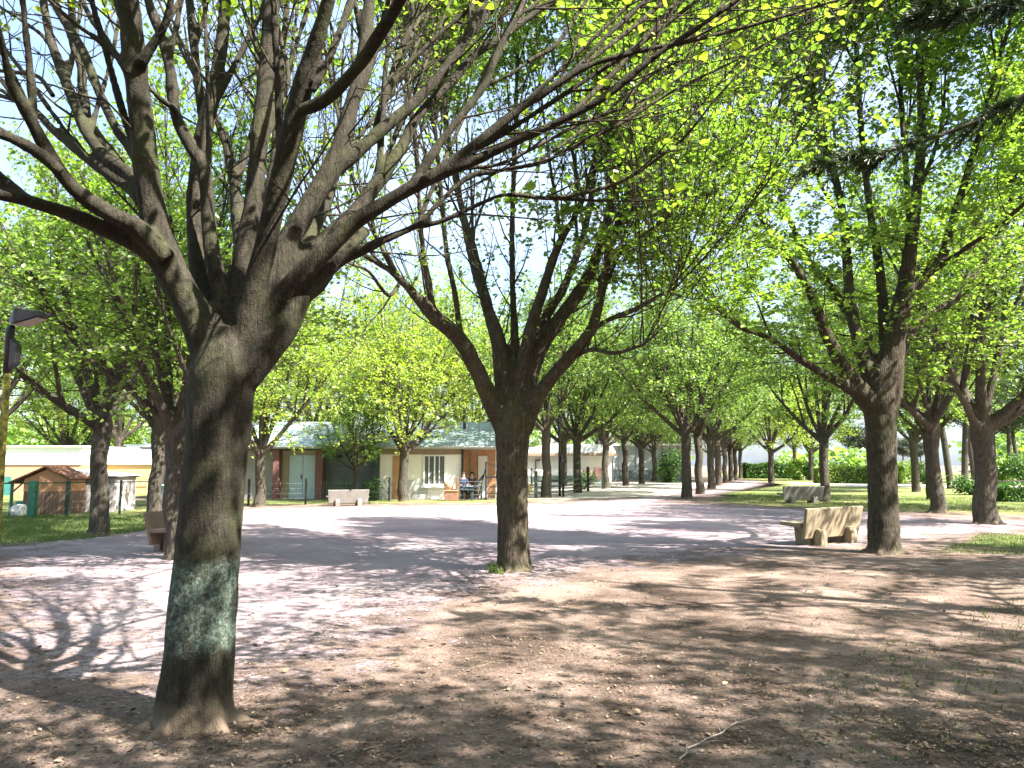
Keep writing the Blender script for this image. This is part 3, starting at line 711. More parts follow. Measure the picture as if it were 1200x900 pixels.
def feather(m, width, nscale=2.5):
    """let the sheet thin out unevenly towards its border, like gravel spread over dirt"""
    nt = m.node_tree; b = nt.nodes['Principled BSDF']; at = nt.nodes.new('ShaderNodeAttribute'); at.attribute_name = 'edge'
    v = coords(nt); n = math_(nt, 'ADD', math_(nt, 'MULTIPLY', nz(nt, v, nscale, 10, .8), .65), math_(nt, 'MULTIPLY', nz(nt, v, nscale*14, 4, .7), .35))
    k = math_(nt, 'ADD', math_(nt, 'DIVIDE', at.outputs['Fac'], width), math_(nt, 'MULTIPLY', math_(nt, 'SUBTRACT', n, .5), 5.0))
    nt.links.new(math_(nt, 'MULTIPLY', k, 2.2, True), b.inputs['Alpha'])
def soft_sheet(name, pts, z, m, step=.3, width=1.0):
    poly = np.array([p[:2] for p in pts], float); lo, hi = poly.min(0)-step, poly.max(0)+step
    nx, ny = [int(math.ceil((hi[i]-lo[i])/step))+1 for i in (0, 1)]
    gx, gy = np.meshgrid(lo[0]+np.arange(nx)*step, lo[1]+np.arange(ny)*step); c = np.column_stack([gx.ravel(), gy.ravel()])
    ins = np.zeros(len(c), bool); dist = np.full(len(c), 1e9); j = len(poly)-1
    for i in range(len(poly)):
        A, B_ = poly[j], poly[i]
        cond = ((B_[1] > c[:, 1]) != (A[1] > c[:, 1])) & (c[:, 0] < (A[0]-B_[0])*(c[:, 1]-B_[1])/(A[1]-B_[1]+1e-12)+B_[0]); ins ^= cond
        ab = B_-A; t = np.clip(((c-A)@ab)/(ab@ab+1e-12), 0, 1); dist = np.minimum(dist, np.linalg.norm(c-A-t[:, None]*ab, axis=1)); j = i
    sd = np.where(ins, dist, -dist); idx = np.arange(nx*ny).reshape(ny, nx)
    q = np.stack([idx[:-1, :-1].ravel(), idx[:-1, 1:].ravel(), idx[1:, 1:].ravel(), idx[1:, :-1].ravel()], 1)
    q = q[(sd[q] > -2.0*width).any(1)]; us = np.unique(q); rm = np.zeros(len(c), int); rm[us] = np.arange(len(us))
    mb = MB(); mb.add(np.column_stack([c[us], np.full(len(us), z)]), rm[q]); o = mb.build(name, m)
    at = o.data.attributes.new('edge', 'FLOAT', 'POINT'); at.data.foreach_set('value', sd[us].astype(np.float32)); tag(o, kind='structure'); return o
feather(GRAVEL, 2.8, 1.3); feather(LAWN_DRY, .8)
LAWN_SOFT = LAWN.copy(); feather(LAWN_SOFT, 1.2)
soft_sheet('gravel_square', [G(-60,668),(-11.2,16.5),G(250,596),G(640,590),(10.3,46),(24,84),(29,84),(14,47),G(790,589),G(880,593),G(1000,599),G(1130,607),G(1260,612),G(1260,620),G(1060,636),G(900,648),G(700,672),G(560,700),G(470,745),G(380,800),G(200,830),G(-40,790)], .004, GRAVEL, .3, 2.8)
soft_sheet('lawn', [G(830,588),G(902,594),G(1030,598),G(1260,606),(75,38),(90,160),(38,160),(22,62)], .006, LAWN_DRY, .5, .8)
soft_sheet('lawn_inner', [G(842,579),(16,33.5),G(1090,595),G(1240,597),(72,42),(88,150),(40,150),(27,72)], .010, LAWN_SOFT, .5, 1.6)
soft_sheet('lawn_left', [(-60,12),(-12.5,14.0),G(30,638),G(100,632),G(170,622),G(182,606),(-12.5,27),(-10.5,31.3),(-60,31.3)], .006, LAWN_SOFT, .3, .9)
soft_sheet('grass_patch', [G(1100,640),G(1240,648),G(1260,624),G(1150,628)], .008, LAWN_SOFT, .2, 1.0)
# grass as ground cover
def grass(name, regions, n, h, label, seed):
    rng = np.random.default_rng(seed); mb = MB(); ps = []
    for poly, k in regions:
        poly = np.array([p[:2] for p in poly]); lo, hi = poly.min(0), poly.max(0); got = []
        while len(got) < k:
            c = lo+(hi-lo)*rng.random((k*2, 2)); ins = np.zeros(len(c), bool); j = len(poly)-1
            for i in range(len(poly)):
                xi, yi = poly[i]; xj, yj = poly[j]
                cond = ((yi > c[:, 1]) != (yj > c[:, 1])) & (c[:, 0] < (xj-xi)*(c[:, 1]-yi)/(yj-yi+1e-12)+xi); ins ^= cond; j = i
            for p in c[ins]:
                if mnoise.noise(Vector((p[0]*.9, p[1]*.9, seed))) > -.15 + .25*rng.normal(): got.append(p)
        ps.append(np.array(got[:k]))
    p = np.concatenate(ps); m = len(p); P0 = np.column_stack([p, np.zeros(m)]); a = rng.random(m)*6.28
    s = np.column_stack([np.cos(a), np.sin(a), np.zeros(m)])*(.004+.004*rng.random(m))[:, None]
    H = h*(.4+.9*rng.random(m)); bend = rng.normal(0, .35, (m, 2))*H[:, None]
    mid = P0+np.column_stack([bend*.3, H*.6]); tip = P0+np.column_stack([bend, H])
    V = np.stack([P0-s, P0+s, mid+s*.7, mid-s*.7, tip], 1).reshape(-1, 3); b = np.arange(m)*5
    t = rng.random(m); mb.add(V, np.stack([b, b+1, b+2, b+3], 1), t); 
    mb.n -= m*5; mb.add(np.zeros((0,3)), np.stack([b+3, b+2, b+4], 1), t); mb.n += m*5
    o = mb.build(name, GRASS, tint=True); tag(o, label, 'grass', kind='stuff'); return o
grass('grass', [([G(-30,640),G(100,632),G(170,622),G(182,606),G(-30,604)], 26000)], 0, .07, 'short grass of the left lawn in front of the hut', 1)
grass('grass', [([G(1095,648),G(1240,652),G(1240,622),G(1150,626)], 3500)], 0, .045, 'thin grass patch in the dirt at the right edge', 2)
grass('grass', [([G(572,672),G(590,674),G(592,662),G(572,663)], 500)], 0, .09, 'small green tuft at the foot of the middle tree', 3)
grass('grass', [([G(880,893),G(1200,893),G(1200,700),G(960,780)], 500)], 0, .035, 'sparse green weeds in the shaded dirt of the right foreground', 4)
grass('grass', [([G(850,588),G(1200,602),G(1200,585),G(850,577)], 22000)], 0, .07, 'sunlit grass along the near edge of the right lawn', 5)

# litter: dead leaves, husks, pebbles, twigs
def litter():
    rng = np.random.default_rng(9)
    def scatter(n, near=4.0, far=15):
        y = near+(far-near)*rng.random(n)**1.7; x = (rng.random(n)*1.5-.75)*(y+1); return np.column_stack([x, y, np.zeros(n)])
    lit = MB(); n = 34000; p = scatter(n); k0 = 0
    for px_, py_, cnt in ((229,846,2600),(603,668,1600),(1036,648,1500),(420,880,1500),(900,800,2200),(1100,860,2200),(700,760,1500),(60,870,1200)):
        c = G(px_, py_); p[k0:k0+cnt, :2] = c[:2]+rng.normal(0, 1, (cnt, 2))*np.array([.55,.38])*(1+.4*rng.random()); k0 += cnt; p[:, 2] = .010+rng.random(n)*.006
    a = rng.random(n)*6.28; s = (.004+.016*rng.random(n)**3)[:, None]
    d = np.column_stack([np.cos(a), np.sin(a), rng.normal(0, .2, n)]); q = np.column_stack([-np.sin(a), np.cos(a), rng.normal(0, .3, n)])
    V = np.stack([p-d*s, p+q*s*.5, p+d*s, p-q*s*.5], 1).reshape(-1, 3); b = np.arange(n)*4; lit.add(V, np.stack([b,b+1,b+2,b+3],1), rng.random(n))
    m, nt, bs = mat('dead_leaf'); at = nt.nodes.new('ShaderNodeAttribute'); at.attribute_name = 'tint'
    nt.links.new(ramp(nt, at.outputs['Fac'], [(.0,(.05,.035,.025)),(.55,(.16,.11,.07)),(.85,(.24,.17,.11)),(1.0,(.4,.34,.27))]), bs.inputs['Base Color']); bs.inputs['Roughness'].default_value = .8
    tag(lit.build('leaf_litter', m, tint=True), 'dead leaves and husks scattered over the foreground dirt', 'leaf litter', kind='stuff')
    big = MB(); n = 1300; p = scatter(n, 4.0, 12); p[:, 2] = .012
    a = rng.random(n)*6.28; leaves(big, p, np.column_stack([np.cos(a), np.sin(a), np.zeros(n)]), .038, rng, True, .45, rng.random(n)*.93)
    V = big.v[0]; V[:, 2] = np.maximum(V[:, 2], .007)
    tag(big.build('fallen_leaves', m, tint=True), 'larger curled brown leaves lying here and there on the foreground dirt', 'leaves', kind='stuff')
    pb = MB(); k = 2600; p = scatter(k, 4.0, 11)
    oct_ = np.array([(1,0,0),(0,1,0),(-1,0,0),(0,-1,0),(0,0,.6),(0,0,-.6)]); fo = np.array([(0,1,4),(1,2,4),(2,3,4),(3,0,4),(1,0,5),(2,1,5),(3,2,5),(0,3,5)])
    Vs = []; 
    s = .004+.012*rng.random(k)**3
    V = p[:, None, :]+oct_[None]*(s[:, None, None]*(.7+.6*rng.random((k, 6, 3)))); V[:, :, 2] += .006
    pb.add(V.reshape(-1, 3), (fo[None]+np.arange(k)[:, None, None]*6).reshape(-1, 3), np.repeat(rng.random(k), 8))
    m2, nt, bs = mat('pebble'); at = nt.nodes.new('ShaderNodeAttribute'); at.attribute_name = 'tint'
    nt.links.new(ramp(nt, at.outputs['Fac'], [(.0,(.12,.1,.085)),(.7,(.26,.21,.17)),(1,(.42,.37,.32))]), bs.inputs['Base Color']); bs.inputs['Roughness'].default_value = .8
    tag(pb.build('pebbles', m2, tint=True, smooth=True), 'small pebbles lying in the foreground dirt', 'pebbles', kind='stuff')
    tw = MB()
    p = scatter(1500, 4.0, 11)
    for c in p:
        a = rng.random()*6.28; L = .02+.13*rng.random()**2.5; d = np.array([math.cos(a), math.sin(a), 0])
        tw.tube([c-d*L+(0,0,.009), c+np.array([rng.normal()*.012, rng.normal()*.012, .014]), c+d*L+(0,0,.008)], [.0018,.002,.001], 4)
    tag(tw.build('twig_litter', simple('dry_twig', (.22,.17,.12), .9, .4, 30)), 'dry broken twigs strewn over the foreground dirt', 'twigs', kind='stuff')
litter()
# fallen branch
fb = MB(); z = np.array([0,0,.015])
fm = simple('pale_dead_wood', (.33,.29,.25), .8, .25, 20)
rb_ = np.random.default_rng(6)
def crooked(A, B_, n, amp, r0, r1):
    t = np.linspace(0, 1, n)[:, None]; p = A*(1-t)+B_*t; p[1:-1, :2] += rb_.normal(0, amp, (n-2, 2)); p[1:-1, 2] += np.abs(rb_.normal(0, amp*.4, n-2)); return p, np.linspace(r0, r1, n)
m_, mr = crooked(G(796,893)+z, G(888,843)+z, 11, .012, .006, .002)
m_[:, 0] -= .05*np.sin(np.linspace(0, math.pi, 11)); fb.tube(m_, mr, 7)
for i in (1,1,2,3,3,4,5,6,7,8,9):
    a = rb_.choice([-1,1])*(.5+.6*rb_.random()); T = m_[i+1]-m_[i]; T /= np.linalg.norm(T)
    d = np.array([T[0]*math.cos(a)-T[1]*math.sin(a), T[0]*math.sin(a)+T[1]*math.cos(a), .05]); L = .06+.2*rb_.random()
    p, r = crooked(m_[i], m_[i]+d*L-np.array([0,0,.012]), 5, .006, mr[i]*.6, .0012); fb.tube(p, r, 5)
tag(fb.build('fallen_branch', fm, smooth=True), 'pale dead branch lying on the dirt at the bottom right', 'branch')

# ================================================================ BENCHES
CONC = simple('concrete', (.27,.225,.15), .9, .22, 3, .006)
CONC_B = simple('weathered_brown_concrete', (.22,.155,.115), .9, .2, 3, .006)
CONC_G = simple('grey_concrete', (.2,.185,.17), .9, .2, 3, .006)
def make_bench(m):
    r = empty('concrete_bench')
    L = .98
    bk = MB(); bk.add([(-L+.05,-.04,.15),(L-.05,-.04,.15),(L-.05,.035,.14),(-L+.05,.035,.14),(-L,.09,.78),(L,.09,.78),(L,.165,.765),(-L,.165,.765)],
        [(3,2,1,0),(4,5,6,7),(0,1,5,4),(1,2,6,5),(2,3,7,6),(3,0,4,7)]); bk.build('backrest', m, r, bevel=.014)
    st = MB(); st.prism([(-.52,.40),(-.02,.375),(-.005,.455),(-.52,.475)], -L-.02, L+.02, 'x'); st.build('seat', m, r, bevel=.014)
    for sx in (-.52, .52):
        lg = MB(); lg.prism([(-.40,-.02),(-.046,-.02),(-.046,.150),(-.026,.366),(-.44,.386)], sx-.14, sx+.14, 'x')
        lg.prism([(.038,-.02),(.21,-.02),(.22,.24),(.17,.34),(.082,.35),(.040,.145)], sx-.11, sx+.11, 'x'); lg.build('leg', m, r, bevel=.025)
    return r
b1 = make_bench(CONC)
def place_bench(b, loc, rz, label, s=1): b.location = tuple(loc); b.rotation_euler = (0,0,rz); b.scale = (s,s,s); tag(b, label, 'bench', 'concrete benches')
# local -y is the sitting side; rotate so the back shows to the camera
place_bench(b1, G(974,637), R(180+33), 'near tan concrete bench seen from behind, left of the thick trunked tree', .96)
def variant(m):
    c = copy_tree(b1)
    for ch in c.children: ch.data = ch.data.copy(); ch.data.materials[0] = m
    return c
b2 = variant(CONC_G); place_bench(b2, G(941,590), R(186), 'far grey concrete bench seen from behind at the lawn edge, against a tree', .92)
b3 = variant(CONC_G); place_bench(b3, G(408,593), R(200), 'speckled pale concrete bench in front of the long building', .82)
b4 = variant(CONC_B); place_bench(b4, G(217,642), R(70), 'brown concrete bench half hidden behind the slender mossy tree', .95)

# ================================================================ LAMPS
BLACK = simple('black_metal', (.018,.018,.02), .45, .3, 20)
LENS = simple('lamp_lens', (.32,.27,.25), .3, .15, 8)
POLE_Y = ground_mat('lichen_covered_pole', [(.40,(.035,.032,.02)),(.5,(.13,.12,.03)),(.62,(.30,.27,.06))], 9, 150, .1, .003)
def street_lamp():
    B = P(0, 560, 9.6); B[2] = 0; r = empty('street_lamp', B, 0, 'black lantern on a lichen yellow pole at the left edge', 'street lamp')
    MB().tube([(0,0,-.05),(0,0,.9)], [.075,.07], 14).build('base_section', BLACK, r, smooth=True)
    MB().tube([(0,0,.9),(0,0,3.45)], [.062,.052], 14).build('pole', POLE_Y, r, smooth=True)
    MB().tube([(0,0,3.45),(0,0,4.12),(.02,0,4.2)], [.066,.066,.05], 14).build('pole_sleeve', BLACK, r, smooth=True)
    MB().prism([(.06,3.5),(.17,3.58),(.19,3.85),(.06,4.0)], -.06, .06).build('control_box', BLACK, r, bevel=.01)
    MB().tube([(0,0,4.1),(.04,0,4.24),(.12,0,4.30)], [.035,.035,.04], 10).build('bracket', simple('bare_steel', (.35,.36,.36), .4, .1, 10, 0, .6), r, smooth=True)
    h = MB()
    top = [(.05,-.10,4.30),(.22,-.17,4.44),(.66,-.10,4.38),(.70,0,4.35),(.66,.10,4.38),(.22,.17,4.44),(.05,.10,4.30)]
    bot = [(.07,-.10,4.22),(.20,-.17,4.20),(.62,-.11,4.31),(.70,0,4.335),(.62,.11,4.31),(.20,.17,4.20),(.07,.10,4.22)]
    n = 7; h.add(top+bot, [tuple(range(n))[::-1], tuple(range(n, 2*n))]+[(i,(i+1)%n,n+(i+1)%n,n+i) for i in range(n)]); h.build('housing', BLACK, r, bevel=.008)
    MB().add([(.20,-.13,4.196),(.58,-.09,4.296),(.58,.09,4.296),(.20,.13,4.196),(.20,-.13,4.180),(.58,-.09,4.280),(.58,.09,4.280),(.20,.13,4.180)],
      [(0,1,2,3),(7,6,5,4),(0,4,5,1),(1,5,6,2),(2,6,7,3),(3,7,4,0)]).build('lens', LENS, r)
    r.rotation_euler = (0, 0, R(-12)); r.scale = (.8,.8,.8)
street_lamp()
def mast():
    B = G(656,582); r = empty('lamp_post', B, 0, 'thin dark post with a small box, in the rail fence by the avenue', 'lamp post')
    MB().tube([(0,0,-.05),(0,0,6.2)], [.07,.05], 10).build('pole', BLACK, r, smooth=True)
    MB().box((.06,-.10,1.75), (.24,.10,2.1)).build('control_box', BLACK, r, bevel=.01)
    MB().tube([(0,0,6.15),(.25,0,6.3),(.6,0,6.3)], [.04,.035,.03], 8).build('bracket', BLACK, r, smooth=True)
    MB().prism([(.45,6.28),(.95,6.26),(.95,6.34),(.5,6.42)], -.1, .1).build('lamp_head', BLACK, r, bevel=.01)
mast()

# ================================================================ FENCES
GREEN = simple('green_paint', (.02,.13,.085), .4, .2, 8)
DKGREEN = simple('dark_green_paint', (.02,.04,.03), .5, .2, 8)
WOODP = simple('brown_wood', (.2,.11,.06), .8, .25, 10)
WIRE = simple('fence_wire', (.10,.13,.11), .5, .2, 8)
PGREEN = simple('pale_green_post', (.13,.2,.13), .7, .2, 8)
def wire_fence(posts, label, h=1.05, top=True, spacing=.2):
    """posts: list of (px,py,width,material)"""
    A = [G(p[0], p[1]) for p in posts]; r = empty('wire_fence', A[0], 0, label, 'fence'); o = A[0]
    for a, p in zip(A, posts):
        w = p[2]/2; q = a-o; hh = p[4] if len(p) > 4 else h+.06
        mb = MB(); mb.box((q[0]-w, q[1]-w, -.05), (q[0]+w, q[1]+w, hh)); mb.build('post', p[3], r, bevel=min(.01, w*.4))
    wm = MB()
    for a, b in zip(A[:-1], A[1:]):
        a = a-o; b = b-o; L = np.linalg.norm(b-a); u = (b-a)/L; off = np.array([0,0,0])
        for z in np.arange(.06, h, .2): wm.bar(a+(0,0,z), b+(0,0,z), .003, 3)
        n = int(L/.12)
        for k in range(1, n): c = a+u*(L*k/n); wm.bar(c+(0,0,.05), c+(0,0,h), .0022, 3)
    wm.build('wire_mesh', WIRE, r)
    if top:
        rl = MB()
        for a, b in zip(A[:-1], A[1:]): rl.bar(a-o+(0,0,h), b-o+(0,0,h), .018, 6)
        rl.build('top_rail', DKGREEN, r)
wire_fence([(-60,609,.07,GREEN),(37,607,.2,GREEN,1.12),(78,605,.10,DKGREEN),(140,603,.06,DKGREEN),(177,601,.13,PGREEN,1.2)], 'green post fence in front of the garden hut, at the left')
wire_fence([(215,597,.06,DKGREEN),(291,593,.08,BLACK),(358,591.5,.08,BLACK),(418,589.5,.08,BLACK),(456,588,.08,BLACK),(536,587,.10,WOODP),(612,585.5,.06,DKGREEN)], 'dark post wire fence in front of the long building', 1.0, False)
def rail_fence():
    pts = [(628,584,.16,DKGREEN,1.32),(645,583,.12,PGREEN,1.15),(660,582.5,.12,BLACK,1.25),(689,576,.16,BLACK,1.5),(706,573.5,.12,DKGREEN,1.2)]
    A = [G(p[0], p[1]) for p in pts]; o = A[0]; r = empty('rail_fence', o, 0, 'low dark rail fence between the first trees of the left avenue row', 'fence')
    for a, p in zip(A, pts):
        w = p[2]/2; q = a-o; MB().box((q[0]-w,q[1]-w,-.05),(q[0]+w,q[1]+w,p[4])).build('post', p[3], r, bevel=.01)
    for k, z in enumerate((.25,.55,.82)):
        mb = MB()
        for a, b in zip(A[:-1], A[1:]): mb.bar(a-o+(0,0,z), b-o+(0,0,z), .035, 6)
        mb.build('rail', DKGREEN, r)
rail_fence()
# log rail at right edge
lr = empty('log_rail', P(1165,566,42)*np.array([1,1,0]), 0, 'long dark log rail behind the stout tree at the right edge', 'rail')
MB().tube([(0,0,.66),(4.5,.3,.74),(9,.5,.8)], [.10,.09,.10], 10).build('log', BARK_FAR, lr, smooth=True)
for x in (.6, 4.4, 8.2): MB().tube([(x,.2,-.1),(x,.2,.62)], [.09,.08], 8).build('post', BARK_FAR, lr, smooth=True)

# ================================================================ HUT, ROCK
TERRA = simple('terracotta_render', (.42,.22,.12), .9, .12, 3)
SLATS = None
def slat_mat(name, c, n=9, axis=0):
    m, nt, b = mat(name); tc = nt.nodes.new('ShaderNodeTexCoord'); sp = nt.nodes.new('ShaderNodeSeparateXYZ'); nt.links.new(tc.outputs['Object'], sp.inputs[0])
    s = math_(nt, 'PINGPONG', math_(nt, 'MULTIPLY', sp.outputs[axis], n), .5)
    g = math_(nt, 'MULTIPLY', s, 9.0, True); v = coords(nt, (3,3,.4)); w = nz(nt, v, 6, 5)
    col = ramp(nt, w, [(.3, tuple(k*.7 for k in c)), (.7, tuple(k*1.2 for k in c))])
    col = mix(nt, g, tuple(k*.25 for k in c), col); nt.links.new(col, b.inputs['Base Color']); b.inputs['Roughness'].default_value = .85
    bump(nt, b, g, .6, .01); return m
WOODS = slat_mat('dark_wood_boards', (.16,.10,.07), 8); GREYW = slat_mat('weathered_grey_boards', (.40,.37,.38), 5)
def hut():
    B = P(52, 600, 25.2)*np.array([1,1,0]); r = empty('garden_hut', B, R(4), 'small terracotta playhouse hut with pitched roof and open left awning', 'hut')
    w = .70
    g = MB(); g.prism([(-w,.75),(w,.75),(w,1.12),(0,1.47),(-w,1.14)], 0, 1.2); g.build('gable_wall', TERRA, r)
    b = MB(); b.box((-w+.01,.0,.0),(w-.01,1.19,.748)); b.build('lower_wall', WOODS, r)
    rf = MB()
    rf.prism([(-1.15,.99),(0,1.52),(0,1.575),(-1.2,1.02)], -.12, 1.3); rf.prism([(.002,1.52),(.80,1.12),(.83,1.16),(.002,1.575)], -.12, 1.3)
    rf.build('roof', simple('brown_roof', (.16,.07,.045), .8, .2, 8), r)
    for y in (-.05, 1.15): MB().box((-1.08,y,0),(-1.01,y+.07,1.0)).build('awning_post', GREEN, r)
    MB().box((-1.0,.15,.28),(-w-.01,1.0,.42)).build('counter', simple('teal_paint', (.03,.22,.22), .5, .1), r)
    MB().bar((-1.04,-.02,.72), (-.72,-.02,1.02), .03, 5).build('brace', WOODP, r)
    s = P(106, 600, 26.6)*np.array([1,1,0]); r2 = empty('grey_shed', s, R(2), 'weathered grey board shed with a flat pale roof, right of the terracotta hut', 'shed')
    MB().box((-.9,0,0),(.78,1.6,1.16)).build('wall', GREYW, r2)
    MB().box((-.98,-.1,1.162),(.85,1.7,1.22)).build('roof_edge', simple('dark_fascia', (.04,.035,.035), .6), r2)
    q = MB(); q.prism([(-.96,1.222),(.83,1.222),(.7,1.28),(-.9,1.44)], -.08, 1.68); q.build('roof', simple('pale_sheet_roof', (.72,.74,.76), .5, .06), r2)
hut()
def rock():
    B = G(23,605); bm = bmesh.new(); bmesh.ops.create_icosphere(bm, subdivisions=4, radius=1)
    for v in bm.verts:
        n = mnoise.noise(v.co*1.6)*.28+mnoise.noise(v.co*4.5)*.07; v.co *= 1+n; v.co.x *= .27; v.co.y *= .22; v.co.z = v.co.z*.22+.15
        if v.co.z < -.02: v.co.z = -.02
    me = bpy.data.meshes.new('boulder'); bm.to_mesh(me); bm.free(); me.materials.append(simple('white_stone', (.68,.66,.62), .9, .12, 6, .004))
    me.polygons.foreach_set('use_smooth', np.ones(len(me.polygons), bool))
    o = bpy.data.objects.new('boulder', me); COL.objects.link(o); o.location = tuple(B); tag(o, 'white rounded boulder on the grass beside the thick green fence post', 'boulder')
rock()

# ================================================================ BUILDINGS
WHITE = simple('white_render', (.86,.83,.77), .9, .05, 2); CREAM = simple('cream_render', (.62,.56,.48), .9, .08, 2)
GREYB = simple('blue_grey_cladding', (.17,.20,.23), .8, .08, 2); GREYL = simple('grey_cladding', (.28,.28,.27), .8, .1, 2)
REDP = simple('dark_red_paint', (.19,.085,.08), .7, .1, 4); BEIGE = simple('beige_paint', (.42,.36,.27), .8, .08, 4)
DOORB = simple('pale_blue_door_paint', (.48,.60,.68), .5, .06, 3); WOODO = simple('orange_wood', (.50,.27,.14), .7, .18, 5)
BROWNF = simple('brown_fascia', (.30,.23,.16), .8, .15, 4); GLASS = simple('dark_window_glass', (.10,.12,.13), .08, .1, 3)
WFRAME = simple('white_frame_paint', (.82,.80,.76), .5, .04)
def roof_mat():
    m, nt, b = mat('green_grey_metal_roof'); v = coords(nt)
    tc = nt.nodes.new('ShaderNodeTexCoord'); sp = nt.nodes.new('ShaderNodeSeparateXYZ'); nt.links.new(tc.outputs['Object'], sp.inputs[0])
    s = math_(nt, 'PINGPONG', math_(nt, 'MULTIPLY', sp.outputs[0], 1.8), .5); g = math_(nt, 'MULTIPLY', s, 12.0, True)
    col = ramp(nt, nz(nt, v, .5, 5), [(.35,(.14,.19,.19)),(.65,(.27,.33,.35))])
    nt.links.new(mix(nt, g, (.12,.17,.17), col), b.inputs['Base Color']); b.inputs['Roughness'].default_value = .45; bump(nt, b, g, .5, .02); return m
ROOF = roof_mat()
def X(px, d): return (px-600)/F*d
def long_building():
    Yf = 36.6; x0 = X(186, Yf); x1 = X(583, Yf)+.3; r = empty('long_building', (0,Yf,0), 0, 'long low building with green grey metal roof, red pillars and a pale blue door', 'building')
    f = lambda px: X(px, Yf)
    # main walls (local y from 0 back)
    w = MB(); w.box((x0,.35,0),(f(322),7,2.3)); w.build('wall', GREYL, r)
    w = MB(); w.box((f(338),.30,2.08),(f(372),7,2.3)); w.box((f(322)+.002,.34,0),(f(338),7,2.3)); w.build('wall', BEIGE, r)
    w = MB(); w.box((f(372)+.002,.5,0),(f(446),7,2.3)); w.build('wall', GREYB, r)
    for z in (.72, 1.4): MB().box((f(385),.47,z),(f(437),.498,z+.03)).build('cladding_strip', GREYL, r)
    w = MB(); w.box((f(446)+.002,.0,0),(f(541),7,2.1)); w.build('wall', WHITE, r)
    MB().box((f(446),-.03,2.102),(f(541),.5,2.6)).build('fascia_board', BROWNF, r)
    MB().box((f(478),-.035,0),(f(502),-.003,.9)).build('plinth_panel', simple('pale_grey_plinth', (.5,.5,.48), .9, .05), r)
    MB().box((f(461),-.04,.0),(f(470),-.003,2.05)).build('shutter_panel', WOODO, r)
    MB().box((f(541)+.002,1.6,0),(x1,7,2.5)).build('porch_wall', WOODO, r)
    d = MB().box((f(559),1.52,0),(f(570),1.597,2.05)).build('door', WFRAME, r)
    MB().box((f(568),1.49,.95),(f(569),1.518,1.1)).build('handle', BLACK, d)
    MB().box((f(549),1.54,0),(f(550),1.597,2.4)).build('porch_batten', BROWNF, r)
    MB().box((f(541),-.15,0),(f(543.5),.0-.036,2.45)).build('drainpipe', BLACK, r)
    MB().box((f(581),-.1,0),(f(583),.12,2.5)).build('porch_post', WFRAME, r)
    for a, b, m in ((323,330,REDP),(372,381,REDP)): MB().box((f(a),-.25,0),(f(b),.29,2.32)).build('pillar', m, r, bevel=.02)
    MB().box((f(439),-.12,0),(f(446),.49,2.3)).build('pillar', simple('dark_pillar', (.06,.08,.08), .8), r, bevel=.02)
    d = MB().box((f(339),.22,0),(f(355)-.01,.28,2.07)).build('door', DOORB, r); MB().box((f(353),.19,.95),(f(354),.218,1.15)).build('handle', BLACK, d)
    d = MB().box((f(355)+.01,.22,0),(f(371),.28,2.07)).build('door', DOORB, r)
    wd = MB()
    for a, b, c, e in ((497,523,2.02,2.08),(497,523,.62,.72)): wd.box((f(a),-.10,c),(f(b),-.004,e))
    for a in (497,509.2,521.4): wd.box((f(a),-.10,.722),(f(a+1.6),-.004,2.018))
    wf = wd.build('window', WFRAME, r)
    for a, b in ((498.7,509.1),(510.9,521.3)): MB().box((f(a),-.05,.725),(f(b),-.006,2.015)).build('pane', GLASS, wf)
    for a in (503,515): MB().box((f(a),-.085,.725),(f(a+.9),-.052,2.015)).build('curtain', WHITE, wf)
    MB().box((f(495),-.16,.54),(f(524),-.004,.60)).build('sill', WFRAME, wf)
    w2 = MB().box((f(199),.30,1.0),(f(209),.348,2.1)).build('window', BLACK, r); MB().box((f(202),.28,1.05),(f(208),.298,2.05)).build('pane', simple('amber_curtain', (.5,.42,.2), .6), w2)
    for a in (392,409,426): MB().box((f(a),.46,1.95),(f(a+8),.498,2.1)).build('vent', BLACK, r)
    # hip roof
    e0, e1, yf, yb, ze, zr = x0-.6, x1+.5, -.4, 7.6, 2.42, 3.75
    rm = MB(); V = [(e0,yf,ze),(e1,yf,ze),(e1,yb,ze),(e0,yb,ze),(e0+4,3.4,zr),(e1-1.0,3.4,zr)]
    T = [(a,b,c+.09) for a,b,c in V]
    rm.add(T, [(0,1,5,4),(1,2,5),(2,3,4,5),(3,0,4)]); rm.build('roof', ROOF, r)
    s = MB(); s.box((e0,yf,ze-.06),(e1,yb,ze+.085)); s.build('soffit', simple('pale_eave', (.5,.52,.5), .7), r)
    g = MB(); g.tube([(e0,yf-.05,ze+.02),(e1,yf-.05,ze+.02)], [.06,.06], 8); g.build('gutter', simple('zinc', (.4,.42,.43), .5, .1, 5, 0, .3), r)
    for px in (541, 585): MB().tube([(f(px),2.2,3.2),(f(px),2.2,4.3)], [.07,.07], 8).build('flue_pipe', BLACK, r)
long_building()
